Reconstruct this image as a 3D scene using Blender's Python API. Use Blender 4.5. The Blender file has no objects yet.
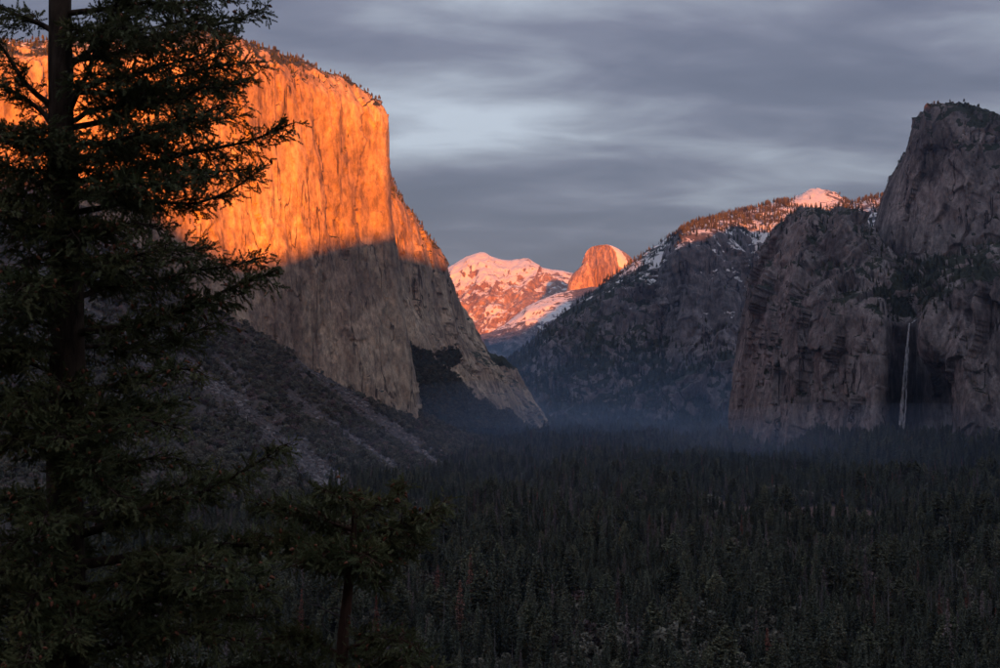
import bpy, math, random
import numpy as np
from mathutils import Vector, Matrix, Euler

# ------------------------------------------------------------------ camera
FPX = 1389.0                      # 50 mm lens on a 1000 px wide picture
CAMZ = 175.0                      # the viewpoint stands 175 m above the valley floor
PITCH = math.atan(50.0 / FPX)     # horizon lies 50 px under the middle of the picture
scene = bpy.context.scene
col = scene.collection
cam_d = bpy.data.cameras.new('camera'); cam_d.lens = 50.0; cam_d.sensor_width = 36.0
cam_d.clip_start = 0.1; cam_d.clip_end = 80000.0
cam = bpy.data.objects.new('camera', cam_d); col.objects.link(cam)
cam.location = (0, 0, CAMZ); cam.rotation_euler = (math.pi / 2 + PITCH, 0, 0)
scene.camera = cam
scene.render.resolution_x = 1024; scene.render.resolution_y = 684

# ------------------------------------------------------------------ light
SUN_ELEV = math.radians(1.5)
SUN_SIDE = math.radians(5.0)      # the sun sits behind the camera, a little to its right
EXPOSURE = 1.75
scene.view_settings.view_transform = 'Standard'
scene.view_settings.look = 'None'
scene.view_settings.exposure = EXPOSURE
scene.view_settings.gamma = 1.0
scene.view_settings.use_curve_mapping = False
scene.render.engine = 'CYCLES'
scene.cycles.use_denoising = True
scene.cycles.max_bounces = 6
scene.cycles.diffuse_bounces = 3
scene.cycles.volume_bounces = 1
scene.cycles.transparent_max_bounces = 8
scene.cycles.sample_clamp_indirect = 3.0

# direction the light travels: forward-left and down
SD = Vector((-math.sin(SUN_SIDE) * math.cos(SUN_ELEV), math.cos(SUN_SIDE) * math.cos(SUN_ELEV), -math.sin(SUN_ELEV)))
sun_d = bpy.data.lights.new('sun', 'SUN'); sun_d.energy = 5.0; sun_d.angle = math.radians(0.55)
sun_d.color = (1.0, 0.215, 0.003)
sun = bpy.data.objects.new('sun', sun_d); col.objects.link(sun)
sun.rotation_euler = SD.to_track_quat('-Z', 'Y').to_euler()
sun.location = (600, -4000, 3000)

world = bpy.data.worlds.new('World'); scene.world = world; world.use_nodes = True
def build_world():
    nt = world.node_tree; nt.nodes.clear(); N = nt.nodes.new; L = nt.links.new
    out = N('ShaderNodeOutputWorld'); bg = N('ShaderNodeBackground'); bg.inputs['Strength'].default_value = 0.1
    sky = N('ShaderNodeTexSky'); sky.sky_type = 'NISHITA'; sky.sun_disc = False
    sky.sun_elevation = SUN_ELEV
    sky.sun_rotation = math.pi - SUN_SIDE
    sky.altitude = 1400; sky.air_density = 1.0; sky.dust_density = 0.6; sky.ozone_density = 2.0
    tc = N('ShaderNodeTexCoord'); sep = N('ShaderNodeSeparateXYZ'); L(tc.outputs['Generated'], sep.inputs[0])
    def math_(op, a, b=None, clamp=False):
        n = N('ShaderNodeMath'); n.operation = op; n.use_clamp = clamp
        for i, v in enumerate((a, b)):
            if v is None: continue
            if isinstance(v, (int, float)): n.inputs[i].default_value = v
            else: L(v, n.inputs[i])
        return n.outputs[0]
    # cloud deck seen in perspective: direction projected on a high level sheet
    zc = math_('MAXIMUM', sep.outputs['Z'], 0.0)
    zd = math_('ADD', zc, 0.16)
    cx = math_('DIVIDE', sep.outputs['X'], zd); cy = math_('DIVIDE', sep.outputs['Y'], zd)
    comb = N('ShaderNodeCombineXYZ'); L(cx, comb.inputs[0]); L(cy, comb.inputs[1])
    def noise(scale, det, rough, loc, stretch, dist=0.0):
        mp = N('ShaderNodeMapping'); mp.inputs['Location'].default_value = loc; mp.inputs['Scale'].default_value = stretch
        mp.inputs['Rotation'].default_value = (0, 0, math.radians(-16))
        L(comb.outputs[0], mp.inputs[0])
        n = N('ShaderNodeTexNoise'); n.inputs['Scale'].default_value = scale; n.inputs['Detail'].default_value = det
        n.inputs['Roughness'].default_value = rough; n.inputs['Distortion'].default_value = dist
        L(mp.outputs[0], n.inputs['Vector']); return n.outputs['Fac']
    a = noise(1.25, 3, 0.45, (8.36, 1.0, 0), (0.9, 1.5, 1), 0.3)
    b = noise(3.4, 6, 0.58, (4.7, 9.2, 0), (1.0, 1.6, 1), 0.5)
    s = math_('ADD', math_('MULTIPLY', a, 0.70), math_('MULTIPLY', b, 0.30))
    lowb = N('ShaderNodeMapRange'); lowb.interpolation_type = 'SMOOTHSTEP'; L(zc, lowb.inputs[0])
    lowb.inputs[1].default_value = 0.105; lowb.inputs[2].default_value = 0.175; lowb.inputs[3].default_value = -0.075; lowb.inputs[4].default_value = 0.015
    s = math_('ADD', s, lowb.outputs[0])
    rp = N('ShaderNodeValToRGB'); L(s, rp.inputs[0])
    e = rp.color_ramp.elements
    e[0].position = 0.34; e[0].color = (0.077, 0.076, 0.103, 1)
    e[1].position = 0.70; e[1].color = (0.315, 0.345, 0.390, 1)
    m = e.new(0.49); m.color = (0.118, 0.117, 0.150, 1)
    m2 = e.new(0.58); m2.color = (0.185, 0.194, 0.228, 1)
    m3 = e.new(0.42); m3.color = (0.090, 0.089, 0.119, 1)
    sc_ = N('ShaderNodeVectorMath'); sc_.operation = 'SCALE'; sc_.inputs['Scale'].default_value = 11.6
    gr = N('ShaderNodeMapRange'); gr.interpolation_type = 'SMOOTHSTEP'; L(zc, gr.inputs[0])
    gr.inputs[1].default_value = 0.10; gr.inputs[2].default_value = 1.0; gr.inputs[3].default_value = 1.0; gr.inputs[4].default_value = 2.0
    L(math_('MULTIPLY', gr.outputs[0], 5.7), sc_.inputs['Scale'])
    L(rp.outputs[0], sc_.inputs[0])
    mix = N('ShaderNodeMix'); mix.data_type = 'RGBA'; mix.inputs[0].default_value = 0.86
    L(sky.outputs[0], mix.inputs[6]); L(sc_.outputs[0], mix.inputs[7])
    L(mix.outputs[2], bg.inputs['Color']); L(bg.outputs[0], out.inputs['Surface'])
build_world()

# ------------------------------------------------------------------ helpers
RNG = np.random.default_rng(11)
cosP, sinP = math.cos(PITCH), math.sin(PITCH)
def P(px, py, Y):
    """point of the photograph's pixel (1000 x 668) at forward distance Y metres"""
    px, py, Y = np.asarray(px, float), np.asarray(py, float), np.asarray(Y, float)
    h = (px - 500.0) / FPX; v = (334.0 - py) / FPX
    k = Y / (cosP - sinP * v)
    return np.stack([h * k, Y + 0 * h, CAMZ + (sinP + cosP * v) * k], -1)
def to_px(p):
    x, y, z = p[..., 0], p[..., 1], p[..., 2] - CAMZ
    d = y * cosP + z * sinP; v = -y * sinP + z * cosP
    return 500 + FPX * x / d, 334 - FPX * v / d

M32 = np.uint64(0xffffffff)
def _hash(i, j, k, seed):
    h = (i.astype(np.int64).astype(np.uint64) * np.uint64(374761393) + j.astype(np.int64).astype(np.uint64) * np.uint64(668265263)
         + k.astype(np.int64).astype(np.uint64) * np.uint64(2147483647) + np.uint64(seed * 974711 + 77)) & M32
    h = ((h ^ (h >> np.uint64(13))) * np.uint64(1274126177)) & M32
    h = ((h ^ (h >> np.uint64(16))) * np.uint64(2246822519)) & M32
    h = h ^ (h >> np.uint64(15))
    return h.astype(np.float64) / 4294967295.0
def vnoise(p, seed=0):
    i = np.floor(p); f = p - i; f = f * f * f * (f * (f * 6 - 15) + 10)
    i = i.astype(np.int64); x, y, z = i[..., 0], i[..., 1], i[..., 2]
    fx, fy, fz = f[..., 0], f[..., 1], f[..., 2]
    r = 0
    for a in (0, 1):
        wx = fx if a else 1 - fx
        for b in (0, 1):
            wy = fy if b else 1 - fy
            for c in (0, 1):
                wz = fz if c else 1 - fz
                r = r + wx * wy * wz * _hash(x + a, y + b, z + c, seed)
    return r * 2 - 1
def fbm(p, oct=4, seed=0, gain=0.5, ridged=False):
    a, s, t = 1.0, 0.0, 0.0
    p = np.array(p, float)
    for o in range(oct):
        n = vnoise(p + o * 17.3, seed + o)
        if ridged: n = 1 - 2 * np.abs(n)
        s = s + a * n; t += a; a *= gain; p = p * 2.03
    return s / t
def facets(p, seed=0):
    """broken planes: every point takes the tilt of its nearest cell"""
    i = np.floor(p).astype(np.int64); best = np.full(p.shape[:-1], 1e9); val = np.zeros(p.shape[:-1])
    for a in (-1, 0, 1):
        for b in (-1, 0, 1):
            for c in (-1, 0, 1):
                x, y, z = i[..., 0] + a, i[..., 1] + b, i[..., 2] + c
                sx = p[..., 0] - x - _hash(x, y, z, seed); sy = p[..., 1] - y - _hash(x, y, z, seed + 1); sz = p[..., 2] - z - _hash(x, y, z, seed + 2)
                d = sx * sx + sy * sy + sz * sz
                g = (sx * (_hash(x, y, z, seed + 3) - 0.5) + sy * (_hash(x, y, z, seed + 4) - 0.5)) * 1.6 + sz * (_hash(x, y, z, seed + 5) - 0.5) * 1.2 + (_hash(x, y, z, seed + 6) - 0.5) * 0.7
                m = d < best; best = np.where(m, d, best); val = np.where(m, g, val)
    return val
def smooth(e0, e1, x):
    t = np.clip((x - e0) / (e1 - e0), 0, 1); return t * t * (3 - 2 * t)
def smax(a, b, k):
    return 0.5 * (a + b + np.sqrt((a - b) ** 2 + k * k))

def mesh_obj(name, V, F, mats=(), parent=None, smooth_=True, attrs=None, link=True, midx=None, loc=None):
    V = np.asarray(V, np.float32).reshape(-1, 3)
    me = bpy.data.meshes.new(name)
    F = np.asarray(F, np.int32)
    k = F.shape[1]
    me.vertices.add(len(V)); me.vertices.foreach_set('co', V.ravel())
    me.loops.add(F.size); me.loops.foreach_set('vertex_index', F.ravel())
    me.polygons.add(len(F)); me.polygons.foreach_set('loop_start', np.arange(0, F.size, k, dtype=np.int32))
    try: me.polygons.foreach_set('loop_total', np.full(len(F), k, np.int32))
    except Exception: pass
    for m in mats: me.materials.append(m)
    if midx is not None: me.polygons.foreach_set('material_index', np.asarray(midx, np.int32))
    if attrs:
        for an, av in attrs.items():
            at = me.attributes.new(an, 'FLOAT', 'POINT'); at.data.foreach_set('value', np.asarray(av, np.float32).ravel())
    me.update(calc_edges=True)
    me.polygons.foreach_set('use_smooth', np.full(len(F), bool(smooth_)))
    o = bpy.data.objects.new(name, me)
    if link: col.objects.link(o)
    if parent is not None: o.parent = parent
    if loc is not None: o.location = loc
    return o
def tag(o, label=None, cat=None, group=None, kind=None):
    if label: o['label'] = label
    if cat: o['category'] = cat
    if group: o['group'] = group
    if kind: o['kind'] = kind
    return o
def empty(name, loc, rz=0.0):
    o = bpy.data.objects.new(name, None); col.objects.link(o); o.location = loc; o.rotation_euler = (0, 0, rz)
    o.empty_display_size = 0.2
    return o
def grid_faces(nu, nv):
    i = np.arange(nu * nv).reshape(nv, nu)
    return np.stack([i[:-1, :-1], i[:-1, 1:], i[1:, 1:], i[1:, :-1]], -1).reshape(-1, 4)

def pchip(xk, yk, x):
    """monotone cubic interpolation along axis 0; xk (n,), yk (n, ...)"""
    n = len(xk); h = np.diff(xk); sh = (n - 1,) + (1,) * (yk.ndim - 1)
    d = np.diff(yk, axis=0) / h.reshape(sh)
    m = np.zeros_like(yk)
    if n > 2:
        a, b = d[:-1], d[1:]
        w = np.where(a * b > 0, 2 * a * b / np.where(a + b == 0, 1, a + b), 0)
        m[1:-1] = w
    m[0] = d[0]; m[-1] = d[-1]
    k = np.clip(np.searchsorted(xk, x) - 1, 0, n - 2)
    shx = (len(x),) + (1,) * (yk.ndim - 1)
    t = ((x - xk[k]) / h[k]).reshape(shx); hh = h[k].reshape(shx)
    t2, t3 = t * t, t * t * t
    return (2*t3 - 3*t2 + 1) * yk[k] + (t3 - 2*t2 + t) * hh * m[k] + (-2*t3 + 3*t2) * yk[k+1] + (t3 - t2) * hh * m[k+1]

def loft(colsdef, nu, nv, vdens=None):
    """colsdef: list of columns, each a list of (px, py, Y) from base to back; returns grid (nv, nu, 3)"""
    C = np.array(colsdef, float)                      # (K, R, 3)
    W = P(C[..., 0], C[..., 1], C[..., 2])            # (K, R, 3)
    K, R = W.shape[:2]
    # spread columns evenly by width in the picture
    wid = np.abs(np.diff(C[:, :-1, 0], axis=0)).mean(1) + 2.0
    uk = np.concatenate([[0], np.cumsum(wid)])
    hgt = np.abs(np.diff(C[:, :, 1], axis=1)).mean(0) + 3.0
    if vdens is not None: hgt = hgt * np.array(vdens)
    vk = np.concatenate([[0], np.cumsum(hgt)])
    A = pchip(uk, W, np.linspace(0, uk[-1], nu))      # (nu, R, 3)
    A = pchip(vk, np.swapaxes(A, 0, 1), np.linspace(0, vk[-1], nv))
    return A                                          # (nv, nu, 3)
def normals(G):
    du = np.gradient(G, axis=1); dv = np.gradient(G, axis=0)
    n = np.cross(du, dv); l = np.linalg.norm(n, axis=-1, keepdims=True)
    return n / np.maximum(l, 1e-9)
def blur(A, it):
    for _ in range(it):
        B = np.pad(A, [(1, 1), (1, 1)] + [(0, 0)] * (A.ndim - 2), mode='edge')
        A = (B[1:-1, 1:-1] * 4 + B[:-2, 1:-1] + B[2:, 1:-1] + B[1:-1, :-2] + B[1:-1, 2:]) / 8
    return A

# ------------------------------------------------------------------ materials
def new_mat(name):
    m = bpy.data.materials.new(name); m.use_nodes = True; m.node_tree.nodes.clear(); return m
class NT:
    def __init__(s, m):
        s.t = m.node_tree; s.out = s.t.nodes.new('ShaderNodeOutputMaterial')
    def n(s, typ, **kw):
        n = s.t.nodes.new(typ)
        for k, v in kw.items(): setattr(n, k, v)
        return n
    def l(s, a, b): s.t.links.new(a, b)
    def setin(s, n, **kw):
        for k, v in kw.items():
            k = k.replace('_', ' ')
            if hasattr(v, 'is_linked') or isinstance(v, bpy.types.NodeSocket): s.l(v, n.inputs[k])
            else: n.inputs[k].default_value = v
        return n
    def coord(s, scale=(1, 1, 1), which='Object', loc=(0, 0, 0), rot=(0, 0, 0)):
        if not hasattr(s, '_tc'): s._tc = s.n('ShaderNodeTexCoord')
        mp = s.n('ShaderNodeMapping'); mp.inputs['Scale'].default_value = scale; mp.inputs['Location'].default_value = loc
        mp.inputs['Rotation'].default_value = rot
        s.l(s._tc.outputs[which], mp.inputs[0]); return mp.outputs[0]
    def noise(s, vec, scale=1.0, det=4, rough=0.5, dist=0.0):
        n = s.n('ShaderNodeTexNoise'); s.l(vec, n.inputs['Vector'])
        n.inputs['Scale'].default_value = scale; n.inputs['Detail'].default_value = det
        n.inputs['Roughness'].default_value = rough; n.inputs['Distortion'].default_value = dist
        return n.outputs['Fac']
    def ramp(s, fac, lo, hi, a=0.0, b=1.0):
        n = s.n('ShaderNodeMapRange'); n.interpolation_type = 'SMOOTHSTEP'
        s.l(fac, n.inputs[0]); n.inputs[1].default_value = lo; n.inputs[2].default_value = hi
        n.inputs[3].default_value = a; n.inputs[4].default_value = b; return n.outputs[0]
    def mix(s, fac, a, b, blend='MIX'):
        n = s.n('ShaderNodeMix', data_type='RGBA', blend_type=blend)
        for i, v in ((0, fac), (6, a), (7, b)):
            if isinstance(v, bpy.types.NodeSocket): s.l(v, n.inputs[i])
            elif i == 0: n.inputs[0].default_value = v
            else: n.inputs[i].default_value = (*v, 1)
        return n.outputs[2]
    def math(s, op, a, b=0.0, clamp=False):
        n = s.n('ShaderNodeMath', operation=op, use_clamp=clamp)
        for i, v in enumerate((a, b)):
            if isinstance(v, bpy.types.NodeSocket): s.l(v, n.inputs[i])
            else: n.inputs[i].default_value = v
        return n.outputs[0]
    def attr(s, name):
        return s.n('ShaderNodeAttribute', attribute_name=name).outputs['Fac']
    def bsdf(s, color, rough=0.9, spec=0.15, bump=None, bdist=1.0, bstr=1.0, trans=0.0):
        b = s.n('ShaderNodeBsdfPrincipled')
        if isinstance(color, bpy.types.NodeSocket): s.l(color, b.inputs['Base Color'])
        else: b.inputs['Base Color'].default_value = (*color, 1)
        b.inputs['Roughness'].default_value = rough
        b.inputs['Specular IOR Level'].default_value = spec
        if bump is not None:
            bp = s.n('ShaderNodeBump'); bp.inputs['Distance'].default_value = bdist; bp.inputs['Strength'].default_value = bstr
            s.l(bump, bp.inputs['Height']); s.l(bp.outputs[0], b.inputs['Normal'])
        s.l(b.outputs[0], s.out.inputs['Surface']); return b

def granite(name, light, dark, stain, veg, k=1.0, snow=(0.80, 0.80, 0.82), streak=0.75, bstr=0.9, fine=1.0, tan=None, crk=0.8):
    """k: size of the pattern (larger for farther rock)"""
    m = new_mat(name); s = NT(m)
    big = s.noise(s.coord((0.0045 / k, 0.0045 / k, 0.0028 / k)), 1, 6, 0.62, 0.8)
    c = s.mix(s.ramp(big, 0.40, 0.60), light, dark)
    if tan is not None:
        c = s.mix(s.ramp(s.noise(s.coord((0.006 / k, 0.006 / k, 0.003 / k), loc=(31, 7, 5)), 1, 5, 0.6, 0.6), 0.54, 0.70, 0, 0.5), c, tan)
    # broad dark water streaks, then thin cracks
    st = s.noise(s.coord((0.024 / k, 0.024 / k, 0.0011 / k)), 1, 9, 0.70, 0.0)
    g1 = s.ramp(s.noise(s.coord((0.0060 / k, 0.0060 / k, 0.0022 / k), loc=(12, 5, 1)), 1, 4, 0.6), 0.42, 0.62, 0.15, 1.0)
    c = s.mix(s.math('MULTIPLY', s.math('MULTIPLY', s.ramp(st, 0.50, 0.66), g1), streak), c, stain)
    # long, nearly straight vertical joints
    jn = s.noise(s.coord((0.022 / k, 0.022 / k, 0.0010 / k), loc=(71, 13, 5)), 1, 3, 0.5, 0.0)
    crack = s.ramp(s.math('ABSOLUTE', s.math('SUBTRACT', jn, 0.5)), 0.002, 0.016, 1.0, 0.0)
    gate = s.ramp(s.noise(s.coord((0.010 / k, 0.010 / k, 0.004 / k), loc=(3, 1, 8)), 1, 4, 0.6), 0.46, 0.58)
    crack = s.math('MULTIPLY', crack, gate)
    c = s.mix(s.math('MULTIPLY', crack, crk), c, tuple(0.35 * x for x in stain))
    fn = s.noise(s.coord((0.060 / k * fine, 0.060 / k * fine, 0.030 / k * fine)), 1, 10, 0.76, 0.1)
    c = s.mix(1.0, c, s.mix(s.ramp(fn, 0.36, 0.64), (0.58, 0.58, 0.60), (1.36, 1.34, 1.32)), 'MULTIPLY')
    fx = s.noise(s.coord((0.17 / k, 0.17 / k, 0.055 / k), loc=(8, 4, 6)), 1, 5, 0.7, 0.0)
    c = s.mix(1.0, c, s.mix(s.math('MULTIPLY', s.ramp(fx, 0.36, 0.64), g1), (0.80, 0.79, 0.79), (1.24, 1.23, 1.22)), 'MULTIPLY')
    wet_shade = s.math('ADD', s.attr('wet_shade'), s.math('MULTIPLY', s.math('SUBTRACT', st, 0.5), 1.2))
    c = s.mix(s.ramp(wet_shade, 0.25, 0.95, 0, 0.75), c, (0.034, 0.031, 0.034))
    vn = s.noise(s.coord((0.024 / k,) * 3, loc=(9, 9, 9)), 1, 8, 0.7)
    va = s.math('ADD', s.attr('veg'), s.math('MULTIPLY', s.math('SUBTRACT', vn, 0.5), 1.7))
    vmix = s.mix(s.ramp(fn, 0.3, 0.7), tuple(0.6 * x for x in veg), tuple(1.35 * x for x in veg))
    c = s.mix(s.ramp(va, 0.44, 0.60), c, vmix)
    sn = s.noise(s.coord((0.02 / k,) * 3, loc=(4, 8, 1)), 1, 9, 0.72, 0.3)
    sa = s.math('ADD', s.attr('snow'), s.math('MULTIPLY', s.math('SUBTRACT', sn, 0.5), 1.9))
    c = s.mix(s.ramp(sa, 0.47, 0.55), c, snow)
    h = s.math('SUBTRACT', s.math('ADD', s.math('ADD', fn, s.math('MULTIPLY', fx, 0.45)), s.math('MULTIPLY', st, 0.35)), s.math('MULTIPLY', crack, 0.5))
    s.bsdf(c, 0.92, 0.1, h, 9.0 * k, bstr)
    return m

def foliage_mat(name, a, b, dry=None, dryamt=0.0, rough=0.75):
    m = new_mat(name); s = NT(m)
    oi = s.n('ShaderNodeObjectInfo')
    c = s.mix(oi.outputs['Random'], a, b)
    rb = s.n('ShaderNodeMath', operation='FRACT'); s.l(s.math('MULTIPLY', oi.outputs['Random'], 7.31), rb.inputs[0])
    gb = s.n('ShaderNodeCombineColor'); bv = s.ramp(rb.outputs[0], 0.0, 1.0, 0.65, 1.4)
    for q in range(3): s.l(bv, gb.inputs[q])
    c = s.mix(1.0, c, gb.outputs[0], 'MULTIPLY')
    n = s.noise(s.coord((0.9,) * 3), 1, 3, 0.6)
    c = s.mix(1.0, c, s.mix(s.ramp(n, 0.3, 0.7), (0.6, 0.6, 0.6), (1.4, 1.4, 1.4)), 'MULTIPLY')
    if dry is not None:
        c = s.mix(s.ramp(s.noise(s.coord((0.25,) * 3), 1, 2), 0.6 - dryamt, 0.75 - dryamt * 0.5), c, dry)
    s.bsdf(c, rough, 0.12); return m
def bark_mat(name, a, b, sc=12.0):
    m = new_mat(name); s = NT(m)
    n = s.noise(s.coord((sc, sc, sc * 0.22)), 1, 6, 0.65, 0.4)
    s.bsdf(s.mix(s.ramp(n, 0.35, 0.65), a, b), 0.95, 0.08, n, 0.03, 0.9); return m

GREY_VEG = (0.040, 0.046, 0.034)
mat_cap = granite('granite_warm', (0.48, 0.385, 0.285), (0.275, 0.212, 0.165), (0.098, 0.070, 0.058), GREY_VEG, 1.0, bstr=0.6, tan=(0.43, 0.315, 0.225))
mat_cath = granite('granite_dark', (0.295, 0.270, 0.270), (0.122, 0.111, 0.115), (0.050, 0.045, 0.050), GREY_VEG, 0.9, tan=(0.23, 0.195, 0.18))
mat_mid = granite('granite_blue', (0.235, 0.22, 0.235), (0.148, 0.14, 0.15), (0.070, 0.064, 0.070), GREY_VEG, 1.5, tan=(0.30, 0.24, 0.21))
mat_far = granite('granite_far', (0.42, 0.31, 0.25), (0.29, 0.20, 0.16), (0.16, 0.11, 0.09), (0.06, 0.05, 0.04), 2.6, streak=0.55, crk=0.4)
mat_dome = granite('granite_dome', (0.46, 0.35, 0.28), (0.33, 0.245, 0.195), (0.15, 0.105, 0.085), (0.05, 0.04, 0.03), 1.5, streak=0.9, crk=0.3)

def ground_mat():
    m = new_mat('forest_floor'); s = NT(m)
    big = s.noise(s.coord((0.006,) * 3), 1, 5, 0.6)
    fn = s.noise(s.coord((0.09,) * 3), 1, 9, 0.7)
    c = s.mix(s.ramp(big, 0.35, 0.65), (0.030, 0.027, 0.024), (0.050, 0.040, 0.036))
    c = s.mix(s.ramp(fn, 0.4, 0.7), c, (0.034, 0.036, 0.026))
    c = s.mix(s.attr('slope'), c, s.mix(fn, (0.075, 0.068, 0.064), (0.145, 0.132, 0.126)))
    me = s.math('ADD', s.attr('meadow'), s.math('MULTIPLY', s.math('SUBTRACT', fn, 0.5), 0.8))
    c = s.mix(s.ramp(me, 0.45, 0.6), c, s.mix(fn, (0.12, 0.075, 0.065), (0.19, 0.13, 0.11)))
    tn = s.noise(s.coord((0.16,) * 3, loc=(2, 2, 2)), 1, 9, 0.75)
    ta = s.math('ADD', s.attr('talus'), s.math('MULTIPLY', s.math('ADD', s.math('SUBTRACT', s.noise(s.coord((0.03,) * 3), 1, 8, 0.75), 0.5), s.math('SUBTRACT', tn, 0.5)), 2.0))
    tn2 = s.noise(s.coord((0.045,) * 3, loc=(7, 2, 2)), 1, 8, 0.75)
    rock = s.mix(s.ramp(tn2, 0.40, 0.60), (0.046, 0.044, 0.043), (0.125, 0.118, 0.120))
    c = s.mix(s.ramp(ta, 0.42, 0.6), c, rock)
    s.bsdf(c, 0.95, 0.08, s.math('ADD', tn, tn2), 9.0, 0.9); return m
mat_ground = ground_mat()

# ------------------------------------------------------------------ valley ground
def tps_fit(X, z, lam=0.0):
    def U(r2): return np.where(r2 > 0, r2 * np.log(np.maximum(r2, 1e-12)) * 0.5, 0)
    n = len(X); d2 = ((X[:, None] - X[None]) ** 2).sum(-1)
    A = np.zeros((n + 3, n + 3)); A[:n, :n] = U(d2) + lam * np.eye(n)
    A[:n, n] = 1; A[:n, n + 1:] = X; A[n, :n] = 1; A[n + 1:, :n] = X.T
    w = np.linalg.solve(A, np.concatenate([z, np.zeros(3)]))
    def f(Q):
        out = w[n] + Q @ w[n + 1:]
        for i in range(n):
            out = out + w[i] * U(((Q - X[i]) ** 2).sum(-1))
        return out
    return f
_slope = [  # left hillside: crest under the great cliff, then down to the valley floor
    (-160, 120, 2900), (-60, 160, 2950), (0, 190, 3000), (60, 215, 3050), (110, 240, 3120), (160, 275, 3220), (210, 312, 3340), (262, 337, 3450),
    (300, 360, 3540), (360, 397, 3640), (410, 423, 3620), (445, 442, 3400), (475, 460, 3050), (500, 477, 2650),
    (-160, 330, 2450), (0, 340, 2480), (80, 345, 2550), (160, 362, 2680), (230, 385, 2830), (300, 415, 2980), (360, 438, 3020), (410, 455, 2900), (450, 470, 2700),
    (-160, 440, 2050), (0, 440, 2080), (100, 445, 2120), (200, 455, 2250), (290, 470, 2330), (360, 484, 2300), (420, 492, 2250), (470, 499, 2150),
    (-160, 520, 1500), (0, 520, 1500), (150, 520, 1650), (280, 520, 1750)]
_sw = P(*np.array(_slope, float).T)
_extra = np.array([(-900, 4200, 480), (-1700, 3600, 900), (-500, 4300, 250), (-150, 4300, 40), (330, 3700, -70), (260, 2950, -60), (190, 2300, -50),
                   (20, 1750, -50), (-250, 1300, -40), (300, 1500, -90), (-600, 1000, -20), (500, 3000, -120), (0, 5000, -60)], float)
_pts = np.concatenate([_sw, _extra]) / 1000.0
_lf = tps_fit(_pts[:, :2], _pts[:, 2], 1e-4)
def left_slope(x, y):
    Q = np.stack([x, y], -1) / 1000.0
    return _lf(Q) * 1000.0
# foot of the right-hand wall, used for the rise of the ground towards it
_foot = P(np.array([725, 745, 790, 830, 870, 905, 935, 965, 1010, 1090, 1250]), np.full(11, 440.0), np.array([3500, 3250, 3050, 2900, 2800, 2740, 2690, 2640, 2560, 2450, 2200]))[:, :2]
def dist_poly(x, y, pl):
    d = np.full(x.shape, 1e12)
    for a, b in zip(pl[:-1], pl[1:]):
        ab = b - a; t = np.clip(((x - a[0]) * ab[0] + (y - a[1]) * ab[1]) / (ab @ ab), 0, 1)
        d = np.minimum(d, (x - a[0] - t * ab[0]) ** 2 + (y - a[1] - t * ab[1]) ** 2)
    return np.sqrt(d)
def H(x, y, detail=True):
    x = np.asarray(x, float); y = np.asarray(y, float)
    r = np.hypot(x, y)
    z = np.zeros_like(r)
    if detail:
        p = np.stack([x, y, 0 * x], -1)
        z = z + 5.0 * fbm(p / 260.0, 3, 5) * smooth(300, 900, r)
    # left hillside
    use = (y > 700) & (x < 900) & (y < 5200) & (x > -4000)
    ls = np.full(z.shape, -500.0)
    if use.any():
        ls[use] = left_slope(x[use], y[use])
    ls = np.where(y > 4300, ls - (y - 4300) * 0.4, ls)
    if detail:
        q = np.stack([x + 0.55 * y, 0.18 * (y - 0.55 * x), 0 * x], -1)
        ls = ls + smooth(5, 120, ls) * (14 * fbm(q / 120.0, 4, 21, ridged=True) + 5 * fbm(np.stack([x, y, 0 * x], -1) / 40.0, 3, 8))
    z = smax(z, np.minimum(ls, 1500), 12.0)
    # rise towards the right wall, low fan under the far ridge
    z = smax(z, 34 + 34 * smooth(560, 760, x) - 0.26 * dist_poly(x, y, _foot), 10.0)
    z = smax(z, np.minimum((y - 5300) * 0.10 - 20, 45.0), 20.0)
    # hillside that falls from the viewpoint
    a = np.arctan2(x, np.maximum(y, 1e-3))
    foot = 520 + 140 * smooth(0.0, -0.5, a) + 90 * smooth(0.1, 0.5, a)
    near = 173.3 * (1 - smooth(0.0, 1.0, np.clip((r - 5.0) / foot, 0, 1)) ** 0.72)
    near = np.where(r < 5.0, 173.3, near)
    drop = 9.0 * smooth(5.5, 14.0, r) * (1 - smooth(60, 300, r))
    near = near - drop
    back = smooth(0, -400, y) * 150
    z = np.where(r < 900, np.maximum(z, near), z)
    z = np.maximum(z, np.where(y < 0, np.minimum(173.3, 173.3 - 0.02 * r) * smooth(0, -60, y) + back, -1e9))
    return z

def poly_mask(px, py, poly, soft=3.0, jit=5.0, seed=0):
    q = np.stack([px, py, 0 * px], -1)
    x = px + jit * fbm(q / 14.0, 4, 601 + seed, 0.6); y = py + jit * fbm(q / 14.0, 4, 607 + seed, 0.6)
    pl = np.array(poly + poly[:1], float); ins = np.zeros(px.shape, bool)
    for (ax, ay), (bx, by) in zip(pl[:-1], pl[1:]):
        if ay == by: continue
        c = ((ay > y) != (by > y)) & (x < (bx - ax) * (y - ay) / (by - ay) + ax); ins ^= c
    d = dist_poly(x, y, pl); return smooth(-soft, soft, np.where(ins, d, -d))
SHELF = [[(404, 343), (412, 350), (426, 353), (441, 370), (455, 383), (475, 397), (502, 414), (530, 428), (530, 445), (415, 445), (416, 400)], [(433, 350), (450, 350), (458, 361), (446, 370), (433, 366)], [(478, 340), (505, 362), (512, 372), (490, 362)]]
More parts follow.
